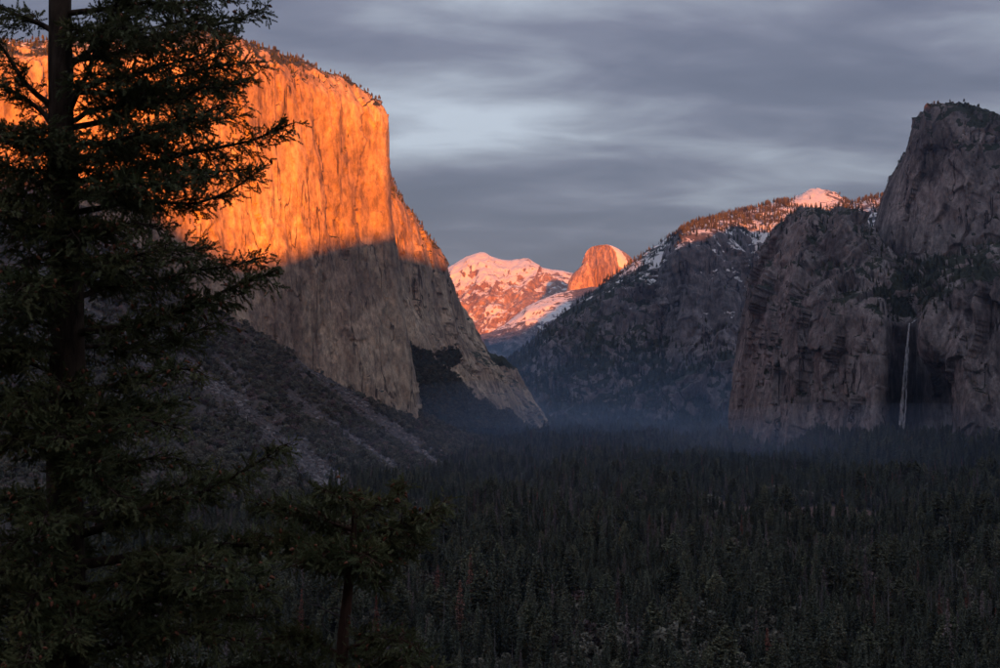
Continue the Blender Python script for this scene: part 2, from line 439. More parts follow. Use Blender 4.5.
# hillside streaks of bare talus, as polylines in the photograph, width in px
TALUS = [([(262, 331), (300, 360), (340, 388), (372, 412), (410, 440), (450, 474)], 6.5), ([(290, 395), (325, 420), (352, 440), (385, 462), (405, 480)], 5.5),
         ([(200, 378), (235, 402), (262, 425), (290, 452), (325, 486)], 11), ([(155, 333), (190, 362), (215, 385)], 5), ([(330, 390), (380, 425), (420, 455), (440, 470)], 3.5),
         ([(20, 260), (70, 300), (110, 335), (150, 370)], 13), ([(232, 305), (238, 330)], 4), ([(400, 432), (440, 452), (475, 470)], 3), ([(215, 355), (232, 375), (246, 392)], 3.5), ([(295, 445), (330, 475), (350, 500)], 12)]
def talus_mask(px, py):
    q = np.stack([px, py, 0 * px], -1)
    px = px + 7 * fbm(q / 16.0, 4, 55, 0.6); py = py + 6 * fbm(q / 16.0, 4, 58, 0.6)
    m = np.zeros(px.shape)
    for pl, w in TALUS:
        d = dist_poly(px, py, np.array(pl, float))
        m = np.maximum(m, 0.84 * (1 - smooth(0.0, 1.3 * w, d)))
    return m
def build_ground():
    nr, na = 360, 520
    r = np.concatenate([np.geomspace(1.2, 420, 60, endpoint=False), np.geomspace(420, 7000, nr - 90, endpoint=False), np.geomspace(7000, 23500, 30)])
    af = np.linspace(-0.52, 0.52, na - 90)
    ab = np.linspace(0.52, 2 * math.pi - 0.52, 92)[1:-1]
    a = np.concatenate([af, ab])
    R, A = np.meshgrid(r, a, indexing='ij')
    # the sheet runs to the head of the valley and, at the sides and behind, to beyond the ridges
    ca_, sa_ = np.cos(A), np.abs(np.sin(A))
    lim = np.minimum(np.where(ca_ > 0, 23500 / np.maximum(ca_, 1e-3), 6400 / np.maximum(-ca_, 1e-3)), 9300 / np.maximum(sa_, 1e-3))
    R = np.where(R > 3000, 3000 + (R - 3000) * (lim - 3000) / (23500.0 - 3000), R)
    x, y = R * np.sin(A), R * np.cos(A)
    z = H(x, y)
    V = np.stack([x, y, z], -1)
    n = len(a); i = np.arange(len(r) * n).reshape(len(r), n); j = np.roll(i, -1, 1)
    F = np.stack([i[:-1], i[1:], j[1:], j[:-1]], -1).reshape(-1, 4)[:, ::-1]
    V = V.reshape(-1, 3); c = len(V); V = np.vstack([V, [0, 0, 173.3]])
    front = (V[:, 1] > 1200) & (V[:, 2] > 8) & (V[:, 1] < 4500)
    px, py = np.zeros(len(V)), np.zeros(len(V)); px[front], py[front] = to_px(V[front])
    tal = np.zeros(len(V)); tal[front] = talus_mask(px[front], py[front])
    tal = np.maximum(tal, 0.46 * smooth(420, 600, V[:, 2]) * (V[:, 1] < 4500))
    slo = np.zeros(len(V)); slo[front] = smooth(5, 40, left_slope(V[front, 0], V[front, 1]))
    mead = np.zeros(len(V)); f2 = (V[:, 1] > 700)
    px[f2], py[f2] = to_px(V[f2])
    for cx, cy, w, h in ((828, 517, 60, 13), (700, 504, 32, 7), (455, 600, 40, 14), (760, 512, 60, 7)):
        mead = np.maximum(mead, np.where(f2, 1 - smooth(0.5, 1.2, np.hypot((px - cx) / w, (py - cy) / h)), 0))
    o = mesh_obj('ground', V, F, [mat_ground], attrs={'talus': tal, 'meadow': mead, 'slope': slo})
    tri = np.array([[c, i[0, k], j[0, k]] for k in range(n)])
    tag(o, 'valley floor and talus hillside under the cliffs', 'ground', kind='structure')
    return o
build_ground()

# ------------------------------------------------------------------ mountains
def rim_mask(G, n):
    return n[..., 2]
def finish(name, G, mat, label, veg, snow, cat, wet_shade=None):
    nv, nu = G.shape[:2]
    o = mesh_obj(name, G, grid_faces(nu, nv), [mat], attrs={'veg': veg, 'snow': snow, 'wet_shade': 0 * veg if wet_shade is None else wet_shade})
    tag(o, label, cat, kind='structure')
    return o
def cliff_disp(G, amp, L, seed, vstretch=7.0, fine=0.2, smoothn=6, side=0.5, fac=0.0, fz=2.0):
    """push a lofted face in and out: tall vertical ribs, flakes, then blocky roughness"""
    N = blur(normals(G), smoothn)
    N = N / np.maximum(np.linalg.norm(N, axis=-1, keepdims=True), 1e-6)
    warp = np.stack([fbm(G / (L * 1.7) + 3.1, 3, seed + 40), fbm(G / (L * 1.7) + 9.2, 3, seed + 50), 0 * G[..., 0]], -1)
    p = G / L + warp * 0.18
    ribs = fbm(p * np.array([1, 1, 1 / vstretch]), 4, seed, 0.55, True)
    flake = fbm(p * np.array([3.1, 3.1, 3.1 / (vstretch * 0.8)]) + 5, 3, seed + 7, 0.55, True)
    big = fbm(G / (L * 3.0), 3, seed + 3)
    rough = fbm(G / (L * 0.20) * np.array([1, 1, 0.6]), 4, seed + 13, 0.6)
    sl = fbm(p * np.array([0.75, 0.75, 0.30]) + 11, 4, seed + 23, 0.55) * 3.2
    fr = sl - np.floor(sl); slab = (np.floor(sl) + smooth(0.0, 0.22, fr)) / 3.2
    diag = fbm(np.stack([p[..., 0] * 0.8 + p[..., 2] * 0.55, p[..., 1] * 0.8, p[..., 2] * 0.25], -1), 3, seed + 31, 0.5, True)
    d = amp * (0.9 * big + 0.55 * ribs + 0.30 * flake + fine * rough + 0.60 * slab + 0.30 * diag)
    if fac > 0:
        jit = np.stack([fbm(G / (L * 0.35), 2, seed + 61), fbm(G / (L * 0.35) + 7, 2, seed + 63), fbm(G / (L * 0.35) + 3, 2, seed + 65)], -1) * 0.10
        d = d + amp * fac * (facets(G / (L * 0.95) / np.array([1, 1, fz]) + jit, seed + 71) + 0.45 * facets(G / (L * 0.36) / np.array([1, 1, fz]) + jit * 2, seed + 81))
    return G + N * d[..., None], d
MOUNTAIN_GRIDS = {}

def build_cap():
    # columns left to right; base, low, mid, high, brow, rim, back, far back
    def colm(b, lo, mi, hi, br, rim, Y, lean=60, back=700, bpx=None):
        (bx, by), (lx, ly), (mx, my), (hx, hy), (ox, oy), (rx, ry) = b, lo, mi, hi, br, rim
        return [(bx, by, Y - lean), (lx, ly, Y - lean * 0.6), (mx, my, Y - lean * 0.25), (hx, hy, Y), (ox, oy, Y + 15), (rx, ry, Y + 70),
                (rx, ry - 1, Y + 260), (rx, ry + 25, Y + back + 400)]
    cols = [
        colm((-190, 300), (-190, 240), (-190, 180), (-190, 115), (-190, 80), (-190, 60), 3000, 90),
        colm((-90, 310), (-90, 240), (-90, 180), (-90, 112), (-90, 74), (-90, 52), 3060, 90),
        colm((0, 300), (0, 240), (0, 190), (0, 110), (0, 66), (0, 47), 3160, 90),
        colm((60, 320), (60, 260), (60, 190), (60, 110), (60, 66), (60, 50), 3240, 80),
        colm((110, 340), (110, 270), (110, 190), (110, 110), (110, 62), (110, 49), 3300, 80),
        colm((170, 360), (170, 280), (170, 190), (170, 110), (170, 56), (170, 42), 3370, 70),
        colm((225, 380), (224, 290), (222, 200), (222, 120), (222, 60), (222, 42), 3450, 70),
        colm((275, 400), (273, 300), (270, 210), (270, 130), (270, 76), (270, 58), 3540, 70),
        colm((325, 420), (320, 310), (315, 220), (312, 145), (312, 92), (312, 75), 3620, 70),
        colm((375, 430), (362, 330), (353, 240), (350, 160), (350, 108), (350, 92), 3710, 75),
        colm((405, 432), (388, 340), (377, 250), (371, 170), (369, 115), (368, 101), 3765, 80),
        colm((418, 432), (404, 345), (390, 250), (385, 170), (383, 120), (379, 105), 3800, 85),
        # the flank beyond the prow, falling away to the right
        [(419, 432, 4080), (403, 345, 4100), (389, 252, 4120), (384.5, 190, 4140), (384, 178, 4150), (383, 172, 4180), (382, 170, 4330), (382, 190, 5000)],
        [(437, 432, 4060), (420, 352, 4140), (405, 280, 4180), (400, 225, 4210), (399, 208, 4230), (398, 202, 4280), (397, 201, 4450), (397, 225, 5100)],
        [(458, 430, 4150), (438, 352, 4230), (424, 295, 4280), (420, 250, 4330), (419, 236, 4360), (418, 228, 4400), (416, 228, 4560), (416, 250, 5200)],
        [(480, 430, 4300), (458, 360, 4380), (445, 315, 4430), (439, 280, 4460), (437, 263, 4490), (436, 253, 4530), (434, 253, 4660), (434, 280, 5300)],
        [(500, 430, 4450), (478, 372, 4520), (464, 340, 4560), (454, 310, 4590), (450, 292, 4610), (448, 274, 4640), (446, 274, 4760), (446, 300, 5400)],
        [(515, 430, 4650), (500, 385, 4700), (486, 362, 4740), (474, 342, 4760), (466, 325, 4780), (461, 305, 4800), (458, 306, 4900), (456, 330, 5500)],
        [(528, 430, 4850), (518, 402, 4900), (508, 385, 4930), (498, 368, 4950), (488, 356, 4970), (480, 346, 4990), (476, 347, 5100), (470, 370, 5600)],
        [(540, 430, 5000), (536, 417, 5050), (529, 405, 5080), (520, 392, 5100), (511, 378, 5130), (503, 362, 5160), (498, 363, 5260), (490, 390, 5700)],
        [(556, 436, 5150), (552, 430, 5200), (548, 425, 5240), (544, 420, 5280), (540, 416, 5300), (536, 412, 5330), (530, 414, 5420), (515, 430, 5800)],
    ]
    G = loft(cols, 500, 380)
    G0 = G.copy()
    px0, py0 = to_px(G0)
    G, d = cliff_disp(G, 15.0, 125.0, 100, 8.0, 0.16, fac=1.1, fz=5.0)
    n = normals(blur(G, 1))
    up = np.clip(n[..., 2], 0, 1)
    veg = 0.58 * smooth(0.38, 0.72, up) + 0.02
    # brushy shelf at the foot of the right flank
    shelf = np.maximum.reduce([poly_mask(px0, py0, p_, 2.0, 5.0, i) for i, p_ in enumerate(SHELF)])
    veg = np.maximum(veg, 0.95 * shelf * (px0 > 403))
    veg = np.where((px0 > 388) & (py0 < 340), veg + 0.03, veg)
    snow = 0.40 * smooth(0.45, 0.8, up) * smooth(850, 1050, G[..., 2]) * (1 - smooth(120, 300, px0))
    MOUNTAIN_GRIDS['cap'] = (G, n, px0, py0)
    finish('granite_cliff', G, mat_cap, 'tall sheer granite cliff with a sunlit golden upper face and square prow', veg, snow, 'cliff')
build_cap()

def build_wall():
    R = []
    def c(b, low, mid, upr, rim, s1, crest, back): R.append([b, low, mid, upr, rim, s1, crest, back])
    c((736, 470, 4000), (737, 405, 4000), (742, 365, 4000), (748, 325, 4000), (757, 290, 4000), (767, 268, 4030), (783, 237, 4080), (800, 260, 4400))
    c((727, 468, 3420), (731, 415, 3440), (737, 370, 3460), (745, 322, 3480), (752, 291, 3500), (760, 272, 3560), (775, 243, 3640), (790, 262, 4300))
    c((745, 466, 3240), (748, 415, 3260), (754, 370, 3275), (760, 330, 3290), (766, 300, 3310), (772, 270, 3390), (786, 228, 3520), (800, 250, 4200))
    c((780, 464, 3080), (780, 415, 3100), (782, 370, 3115), (785, 330, 3130), (788, 300, 3150), (793, 265, 3250), (803, 216, 3430), (810, 245, 4100))
    c((820, 464, 2930), (820, 415, 2950), (820, 370, 2965), (820, 330, 2980), (820, 302, 3000), (822, 262, 3120), (828, 213, 3330), (835, 250, 4000))
    c((855, 462, 2830), (855, 415, 2850), (855, 370, 2865), (855, 335, 2880), (855, 313, 2895), (856, 275, 3010), (858, 224, 3230), (860, 255, 3900))
    c((872, 462, 2780), (873, 415, 2795), (875, 370, 2805), (876, 340, 2815), (876, 320, 2830), (874, 292, 2950), (874, 240, 3170), (874, 260, 3800))
    c((878, 462, 2775), (881, 415, 2790), (884, 370, 2795), (885, 342, 2800), (884, 324, 2812), (882, 300, 2930), (884, 252, 3150), (884, 265, 3700))
    c((884, 462, 2850), (887, 415, 2880), (890, 370, 2900), (891, 344, 2905), (892, 327, 2900), (892, 306, 2960), (894, 262, 3130), (894, 270, 3600))
    c((898, 462, 2880), (900, 415, 2905), (903, 370, 2925), (905, 345, 2930), (906, 326, 2925), (906, 308, 2975), (908, 268, 3120), (908, 275, 3600))
    c((914, 462, 2870), (915, 415, 2895), (916, 370, 2905), (917, 345, 2900), (917, 323, 2890), (917, 306, 2960), (920, 268, 3110), (920, 275, 3600))
    c((922, 462, 2740), (922, 418, 2840), (922, 376, 2830), (923, 345, 2750), (924, 319, 2760), (926, 302, 2880), (930, 265, 3100), (930, 275, 3600))
    c((934, 462, 2690), (934, 418, 2790), (933, 380, 2770), (932, 345, 2690), (932, 313, 2705), (935, 298, 2850), (940, 262, 3100), (940, 275, 3600))
    c((948, 462, 2660), (949, 418, 2735), (948, 372, 2690), (946, 340, 2660), (946, 302, 2680), (948, 288, 2850), (952, 260, 3080), (952, 272, 3600))
    c((962, 462, 2600), (961, 415, 2620), (960, 370, 2630), (960, 335, 2640), (959, 294, 2660), (961, 283, 2820), (966, 258, 3060), (966, 270, 3600))
    c((1000, 462, 2530), (1000, 415, 2545), (1000, 370, 2560), (1000, 325, 2570), (1000, 272, 2590), (1000, 264, 2760), (1000, 250, 3000), (1000, 262, 3600))
    c((1090, 465, 2420), (1090, 415, 2435), (1090, 370, 2450), (1090, 310, 2465), (1090, 235, 2480), (1090, 228, 2640), (1090, 215, 2900), (1090, 240, 3600))
    c((1230, 465, 2150), (1230, 415, 2165), (1230, 370, 2180), (1230, 300, 2200), (1230, 210, 2220), (1230, 200, 2400), (1230, 190, 2700), (1230, 220, 3500))
    G = loft(R, 420, 300); px0, py0 = to_px(G)
    G0 = G; G, d = cliff_disp(G, 17.0, 105.0, 300, 4.5, 0.26, 5, fac=1.9, fz=2.2)
    calm = np.maximum(0.85 * smooth(876, 888, px0) * smooth(934, 922, px0) * smooth(300, 318, py0), 0.65 * smooth(768, 744, px0))
    G = G0 + (G - G0) * (1 - calm[..., None])      # the stream has worn the alcove smooth
    n = normals(blur(G, 1)); up = np.clip(n[..., 2], 0, 1)
    veg = 0.56 * smooth(0.36, 0.72, up)
    hv = 1 - smooth(0.6, 1.1, np.hypot((px0 - 912) / 46, (py0 - 296) / 30))
    hv2 = 1 - smooth(0.6, 1.15, np.hypot((px0 - 960) / 50, (py0 - 272) / 16))
    veg = np.maximum(veg, 0.8 * np.maximum(hv, hv2) * (up > 0.18))
    brush = [[(752, 352), (775, 358), (800, 365), (812, 385), (830, 404), (860, 410), (858, 418), (828, 414), (806, 400), (795, 380), (770, 376), (752, 385)],
             [(778, 388), (792, 395), (800, 420), (812, 428), (806, 436), (785, 426)], [(765, 330), (800, 345), (815, 362), (800, 358), (770, 345)], [(740, 395), (750, 400), (756, 440), (738, 440)]]
    for i, pg in enumerate(brush):
        veg = np.maximum(veg, 0.44 * poly_mask(px0, py0, pg, 9.0, 16.0, 20 + i))
    wet_shade = np.maximum(0.75 * poly_mask(px0, py0, [(893, 324), (917, 322), (921, 368), (936, 372), (950, 384), (949, 408), (936, 422), (915, 432), (888, 434), (882, 415), (888, 370)], 8.0, 10.0, 40),  # water-stained alcove rock, with the recess's shade painted in as darker colour
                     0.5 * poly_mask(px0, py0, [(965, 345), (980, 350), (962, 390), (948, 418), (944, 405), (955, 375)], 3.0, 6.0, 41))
    MOUNTAIN_GRIDS['wall'] = (G, n, px0, py0)
    finish('waterfall_cliff', G, mat_cath, 'brown granite wall with a recessed alcove behind the thin waterfall', veg, 0 * veg, 'cliff', wet_shade)
    # the alcove lip the stream leaves from, darkened by painted shade and water stain
    return
build_wall()

def build_tower():
    T = []
    def c(*p): T.append(list(p))
    c((850, 340, 3900), (868, 245, 3900), (880, 205, 3900), (893, 175, 3900), (903, 160, 3920), (910, 158, 4000), (915, 190, 4500))
    c((858, 340, 3520), (874, 245, 3520), (884, 202, 3540), (894, 174, 3560), (904, 157, 3600), (911, 151, 3680), (920, 180, 4400))
    c((868, 340, 3420), (882, 245, 3430), (892, 198, 3440), (900, 171, 3450), (909, 153, 3470), (913, 148, 3540), (922, 170, 4300))
    c((880, 340, 3360), (894, 245, 3370), (904, 195, 3380), (911, 160, 3390), (914, 136, 3410), (919, 122, 3470), (926, 140, 4200))
    c((900, 340, 3310), (912, 245, 3325), (918, 195, 3340), (922, 158, 3355), (925, 130, 3375), (931, 114, 3440), (936, 130, 4200))
    c((935, 340, 3250), (940, 245, 3270), (943, 190, 3290), (945, 150, 3310), (946, 122, 3335), (948, 107, 3420), (950, 125, 4200))
    c((970, 340, 3200), (972, 245, 3225), (973, 190, 3250), (973, 152, 3275), (973, 128, 3310), (972, 112, 3400), (972, 130, 4200))
    c((1000, 340, 3160), (1000, 245, 3185), (1000, 195, 3215), (1000, 160, 3245), (1000, 140, 3290), (1000, 124, 3390), (1000, 140, 4200))
    c((1090, 340, 3060), (1090, 250, 3090), (1090, 210, 3120), (1090, 185, 3160), (1090, 168, 3210), (1090, 155, 3330), (1090, 170, 4200))
    c((1230, 340, 2900), (1230, 260, 2930), (1230, 230, 2960), (1230, 205, 3000), (1230, 190, 3060), (1230, 180, 3200), (1230, 190, 4200))
    G = loft(T, 280, 260); px0, py0 = to_px(G)
    G0 = G; G, d = cliff_disp(G, 19.0, 125.0, 500, 4.0, 0.26, 5, fac=1.35, fz=2.4)
    calm = 0.75 * smooth(922, 896, px0); G = G0 + (G - G0) * (1 - calm[..., None])
    n = normals(blur(G, 1)); up = np.clip(n[..., 2], 0, 1)
    veg = 0.60 * smooth(0.34, 0.66, up) + 0.1 * smooth(600, 800, G[..., 2])
    MOUNTAIN_GRIDS['tower'] = (G, n, px0, py0)
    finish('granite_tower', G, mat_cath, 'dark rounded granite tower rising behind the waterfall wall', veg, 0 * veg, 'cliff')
build_tower()

def build_ridge():
    S = []
    def c(px, pys, Ys, dx=(0,) * 7): S.append([(px + d, py, Y) for d, py, Y in zip(dx, pys, Ys)])
    c(470, (440, 428, 420, 414, 408, 402, 420), (6300, 6400, 6500, 6600, 6700, 6800, 7400))
    c(500, (440, 418, 404, 391, 380, 369, 390), (6000, 6200, 6350, 6500, 6700, 6900, 7500))
    c(530, (440, 414, 396, 376, 358, 346, 370), (5800, 6000, 6150, 6400, 6700, 7000, 7600))
    c(560, (440, 411, 388, 357, 332, 319, 345), (5650, 5850, 6000, 6300, 6700, 7050, 7700))
    c(600, (440, 409, 378, 338, 305, 289, 315), (5550, 5750, 5900, 6250, 6700, 7100, 7800))
    c(640, (440, 407, 372, 324, 280, 261, 285), (5500, 5700, 5900, 6250, 6750, 7200, 8000))
    c(664, (440, 406, 370, 320, 268, 247, 270), (5480, 5700, 5900, 6300, 6800, 7300, 8100))
    c(676, (440, 405, 366, 308, 250, 240, 262), (5460, 5660, 5850, 6150, 6500, 7350, 8200))
    c(684, (440, 404, 364, 300, 240, 236, 258), (5450, 5620, 5780, 5930, 6060, 7400, 8200))
    c(700, (440, 404, 364, 300, 238, 229, 250), (5440, 5600, 5750, 5900, 6050, 7450, 8300))
    c(730, (440, 404, 366, 300, 239, 218, 240), (5420, 5580, 5750, 5950, 6200, 7550, 8400))
    c(752, (440, 405, 368, 302, 240, 212, 235), (5400, 5600, 5850, 6250, 6500, 7650, 8500))
    c(775, (440, 406, 370, 304, 238, 206, 230), (5350, 5550, 5800, 6100, 6500, 7850, 8600))
    c(795, (440, 406, 372, 306, 236, 199, 225), (5300, 5500, 5750, 6100, 6600, 8050, 8700))
    c(808, (440, 406, 372, 306, 236, 193, 215), (5280, 5480, 5750, 6100, 6700, 8180, 8700))
    c(820, (440, 406, 372, 306, 236, 191, 212), (5280, 5480, 5750, 6100, 6800, 8200, 8700))
    c(836, (440, 406, 372, 306, 236, 195, 215), (5280, 5480, 5750, 6100, 6800, 8180, 8700))
    c(852, (440, 406, 372, 306, 238, 205, 225), (5280, 5480, 5750, 6100, 6800, 7950, 8700))
    c(890, (440, 406, 372, 306, 236, 197, 220), (5280, 5480, 5750, 6100, 6700, 7700, 8600))
    c(980, (440, 406, 372, 306, 230, 188, 215), (5280, 5480, 5750, 6100, 6700, 7600, 8600))
    c(1100, (440, 406, 372, 306, 230, 190, 215), (5280, 5480, 5750, 6100, 6700, 7600, 8600))
    G = loft(S, 460, 270); px0, py0 = to_px(G)
    # spread rows: more of them where the ridge faces us
    rel = smooth(395, 360, py0)
    crest = smooth(0.66, 0.80, np.linspace(0, 1, G.shape[0]))[:, None]
    N0 = blur(normals(G), 8); N0 /= np.maximum(np.linalg.norm(N0, axis=-1, keepdims=True), 1e-6)
    gul = fbm(G / 420.0 * np.array([1, 1, 0.35]), 4, 710, 0.55, True)
    G1, d = cliff_disp(G, 42.0, 230.0, 700, 3.5, 0.26, 6, fac=1.3, fz=2.0)
    G = G1 + N0 * (40.0 * gul * (1 - 0.7 * crest))[..., None]
    damp = crest * 0.75
    G = G * (1 - damp[..., None]) + (G - N0 * (d + 0)[..., None]) * damp[..., None]
    n = normals(blur(G, 1)); up = np.clip(n[..., 2], 0, 1)
    lower = smooth(330, 385, py0)
    veg = 0.56 * smooth(0.34, 0.66, up) + 0.24 * lower - 0.25 * smooth(246, 238, py0) * smooth(690, 700, px0)
    leftdark = smooth(680, 630, px0) * 0.04
    veg = veg + leftdark - 0.30 * smooth(676, 690, px0) * smooth(385, 360, py0) * smooth(236, 246, py0)
    snow = 0.45 * smooth(0.30, 0.62, up) * smooth(360, 740, G[..., 2]) + 0.06 * smooth(850, 1000, G[..., 2]) * smooth(0.3, 0.6, up)
    dome = (1 - smooth(0.7, 1.1, np.hypot((px0 - 815) / 26, (py0 - 200) / 13)))
    snow = np.maximum(snow, 0.72 * dome * smooth(842, 820, px0)); veg = veg * (1 - 0.9 * dome)
    snow = snow + 0.16 * (1 - smooth(0.4, 1.2, np.hypot((px0 - 662) / 14, (py0 - 272) / 30))) + 0.10 * (1 - smooth(0.5, 1.2, np.hypot((px0 - 775) / 24, (py0 - 250) / 26)))
    ledge = dist_poly(px0, py0, np.array([(703, 315), (715, 317), (730, 316), (728, 330)], float))
    ledge2 = dist_poly(px0, py0, np.array([(722, 273), (732, 282), (740, 292)], float))
    snow = snow + 0.42 * (1 - smooth(0.6, 2.2, np.minimum(ledge, ledge2)))
    MOUNTAIN_GRIDS['ridge'] = (G, n, px0, py0)
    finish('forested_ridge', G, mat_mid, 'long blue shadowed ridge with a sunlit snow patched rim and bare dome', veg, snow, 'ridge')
build_ridge()

def build_far():
    # snowy mountain at the head of the valley
    S = []
    def c(px, pys, Ys): S.append([(px, py, Y) for py, Y in zip(pys, Ys)])
    Y0 = (15000, 15450, 15950, 16500, 17000, 17500, 19000)
    c(370, (380, 345, 330, 315, 305, 300, 330), Y0)
    c(420, (380, 340, 320, 302, 290, 284, 310), Y0)
    c(448, (380, 336, 314, 292, 277, 269, 300), Y0)
    c(464, (380, 334, 310, 286, 268, 259.5, 290), Y0)
    c(476, (380, 332, 307, 282, 263, 255, 285), Y0)
    c(483, (380, 332, 306, 280, 261, 253.5, 285), Y0)
    c(493, (380, 330, 305, 281, 264, 258, 288), Y0)
    c(510, (380, 328, 304, 283, 267, 261, 290), Y0)
    c(517, (380, 327, 303, 282, 266, 260, 290), Y0)
    c(527, (380, 326, 302, 281, 266, 259.5, 290), Y0)
    c(534, (380, 325, 303, 284, 270, 264, 292), Y0)
    c(542, (380, 325, 304, 287, 275, 269, 296), Y0)
    c(560, (380, 325, 305, 290, 279, 272, 300), Y0)
    c(600, (380, 330, 310, 296, 286, 280, 305), Y0)
    c(660, (380, 335, 318, 305, 296, 290, 315), Y0)
    G = loft(S, 330, 220); px0, py0 = to_px(G)
    N0 = blur(normals(G), 8); N0 /= np.maximum(np.linalg.norm(N0, axis=-1, keepdims=True), 1e-6)
    v = np.linspace(0, 1, G.shape[0])[:, None]
    env = 1 - 0.85 * smooth(0.68, 0.80, v)
    q = np.stack([G[..., 0] - 0.45 * G[..., 2], G[..., 1] * 0.5, G[..., 2] * 0.45 + 0.3 * G[..., 0]], -1)
    d = 150 * fbm(q / 620.0, 5, 900, 0.58, True) + 42 * fbm(q / 170.0 + 4, 4, 930, 0.6, True)
    G = G + N0 * (d * env)[..., None]
    n = normals(blur(G, 1)); up = np.clip(n[..., 2], 0, 1)
    band = fbm(np.stack([G[..., 0] * 0.7 + G[..., 2], G[..., 1] * 0.3, 0.4 * G[..., 2]], -1) / 330.0, 4, 955, 0.6)
    snow = -0.04 + 0.30 * smooth(510, 470, px0) * smooth(300, 268, py0) + 0.62 * smooth(0.42, 0.72, up) + 0.28 * band - 0.10 * smooth(278, 305, py0) - 0.16 * smooth(505, 535, px0) * smooth(268, 285, py0)
    veg = 0.15 * smooth(320, 345, py0)
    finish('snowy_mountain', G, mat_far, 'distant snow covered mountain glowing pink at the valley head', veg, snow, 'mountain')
    MOUNTAIN_GRIDS['far'] = (G, n, px0, py0)
    # lower granite spur in front of it
    S.clear()
    c(420, (440, 405, 385, 372, 362, 356, 380), (10400, 10520, 10680, 10850, 11000, 11200, 12000))
    c(465, (440, 402, 378, 360, 347, 340, 365), (10400, 10530, 10700, 10880, 11050, 11300, 12100))
    c(490, (440, 400, 374, 353, 340, 333, 358), (10400, 10550, 10740, 10950, 11200, 11500, 12300))
    c(503, (440, 398, 370, 348, 334, 326, 352), (10400, 10570, 10780, 11030, 11330, 11700, 12500))
    c(518, (440, 396, 365, 340, 325, 315, 345), (10400, 10590, 10820, 11100, 11450, 11900, 12600))
    c(533, (440, 394, 360, 333, 316, 304, 335), (10400, 10600, 10850, 11150, 11520, 12000, 12700))
    c(552, (440, 392, 356, 327, 308, 295, 325), (10400, 10600, 10870, 11200, 11600, 12100, 12800))
    c(572, (440, 392, 354, 323, 303, 290, 320), (10400, 10600, 10880, 11220, 11650, 12200, 12900))
    c(610, (440, 392, 354, 322, 301, 287, 315), (10400, 10600, 10880, 11220, 11650, 12200, 12900))
    c(660, (440, 392, 354, 322, 301, 285, 315), (10400, 10600, 10880, 11220, 11650, 12200, 12900))
    G = loft(S, 220, 170); px0, py0 = to_px(G)
    N0 = blur(normals(G), 8); N0 /= np.maximum(np.linalg.norm(N0, axis=-1, keepdims=True), 1e-6)
    v = np.linspace(0, 1, G.shape[0])[:, None]
    env = 1 - 0.8 * smooth(0.70, 0.82, v)
    d = 80 * fbm(G / 520.0, 5, 960, 0.55, True) + 25 * fbm(G / 110.0, 4, 970, 0.6)
    G = G + N0 * (d * env)[..., None]
    n = normals(blur(G, 1)); up = np.clip(n[..., 2], 0, 1)
    snow = (0.12 + 0.5 * smooth(0.45, 0.75, up)) * smooth(480, 700, G[..., 2]) * smooth(590, 560, px0)
    veg = 0.45 * smooth(0.3, 0.6, up) * smooth(700, 480, G[..., 2]) + 0.1
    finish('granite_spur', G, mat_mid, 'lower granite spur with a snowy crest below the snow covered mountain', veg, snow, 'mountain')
    MOUNTAIN_GRIDS['spur'] = (G, n, px0, py0)
build_far()

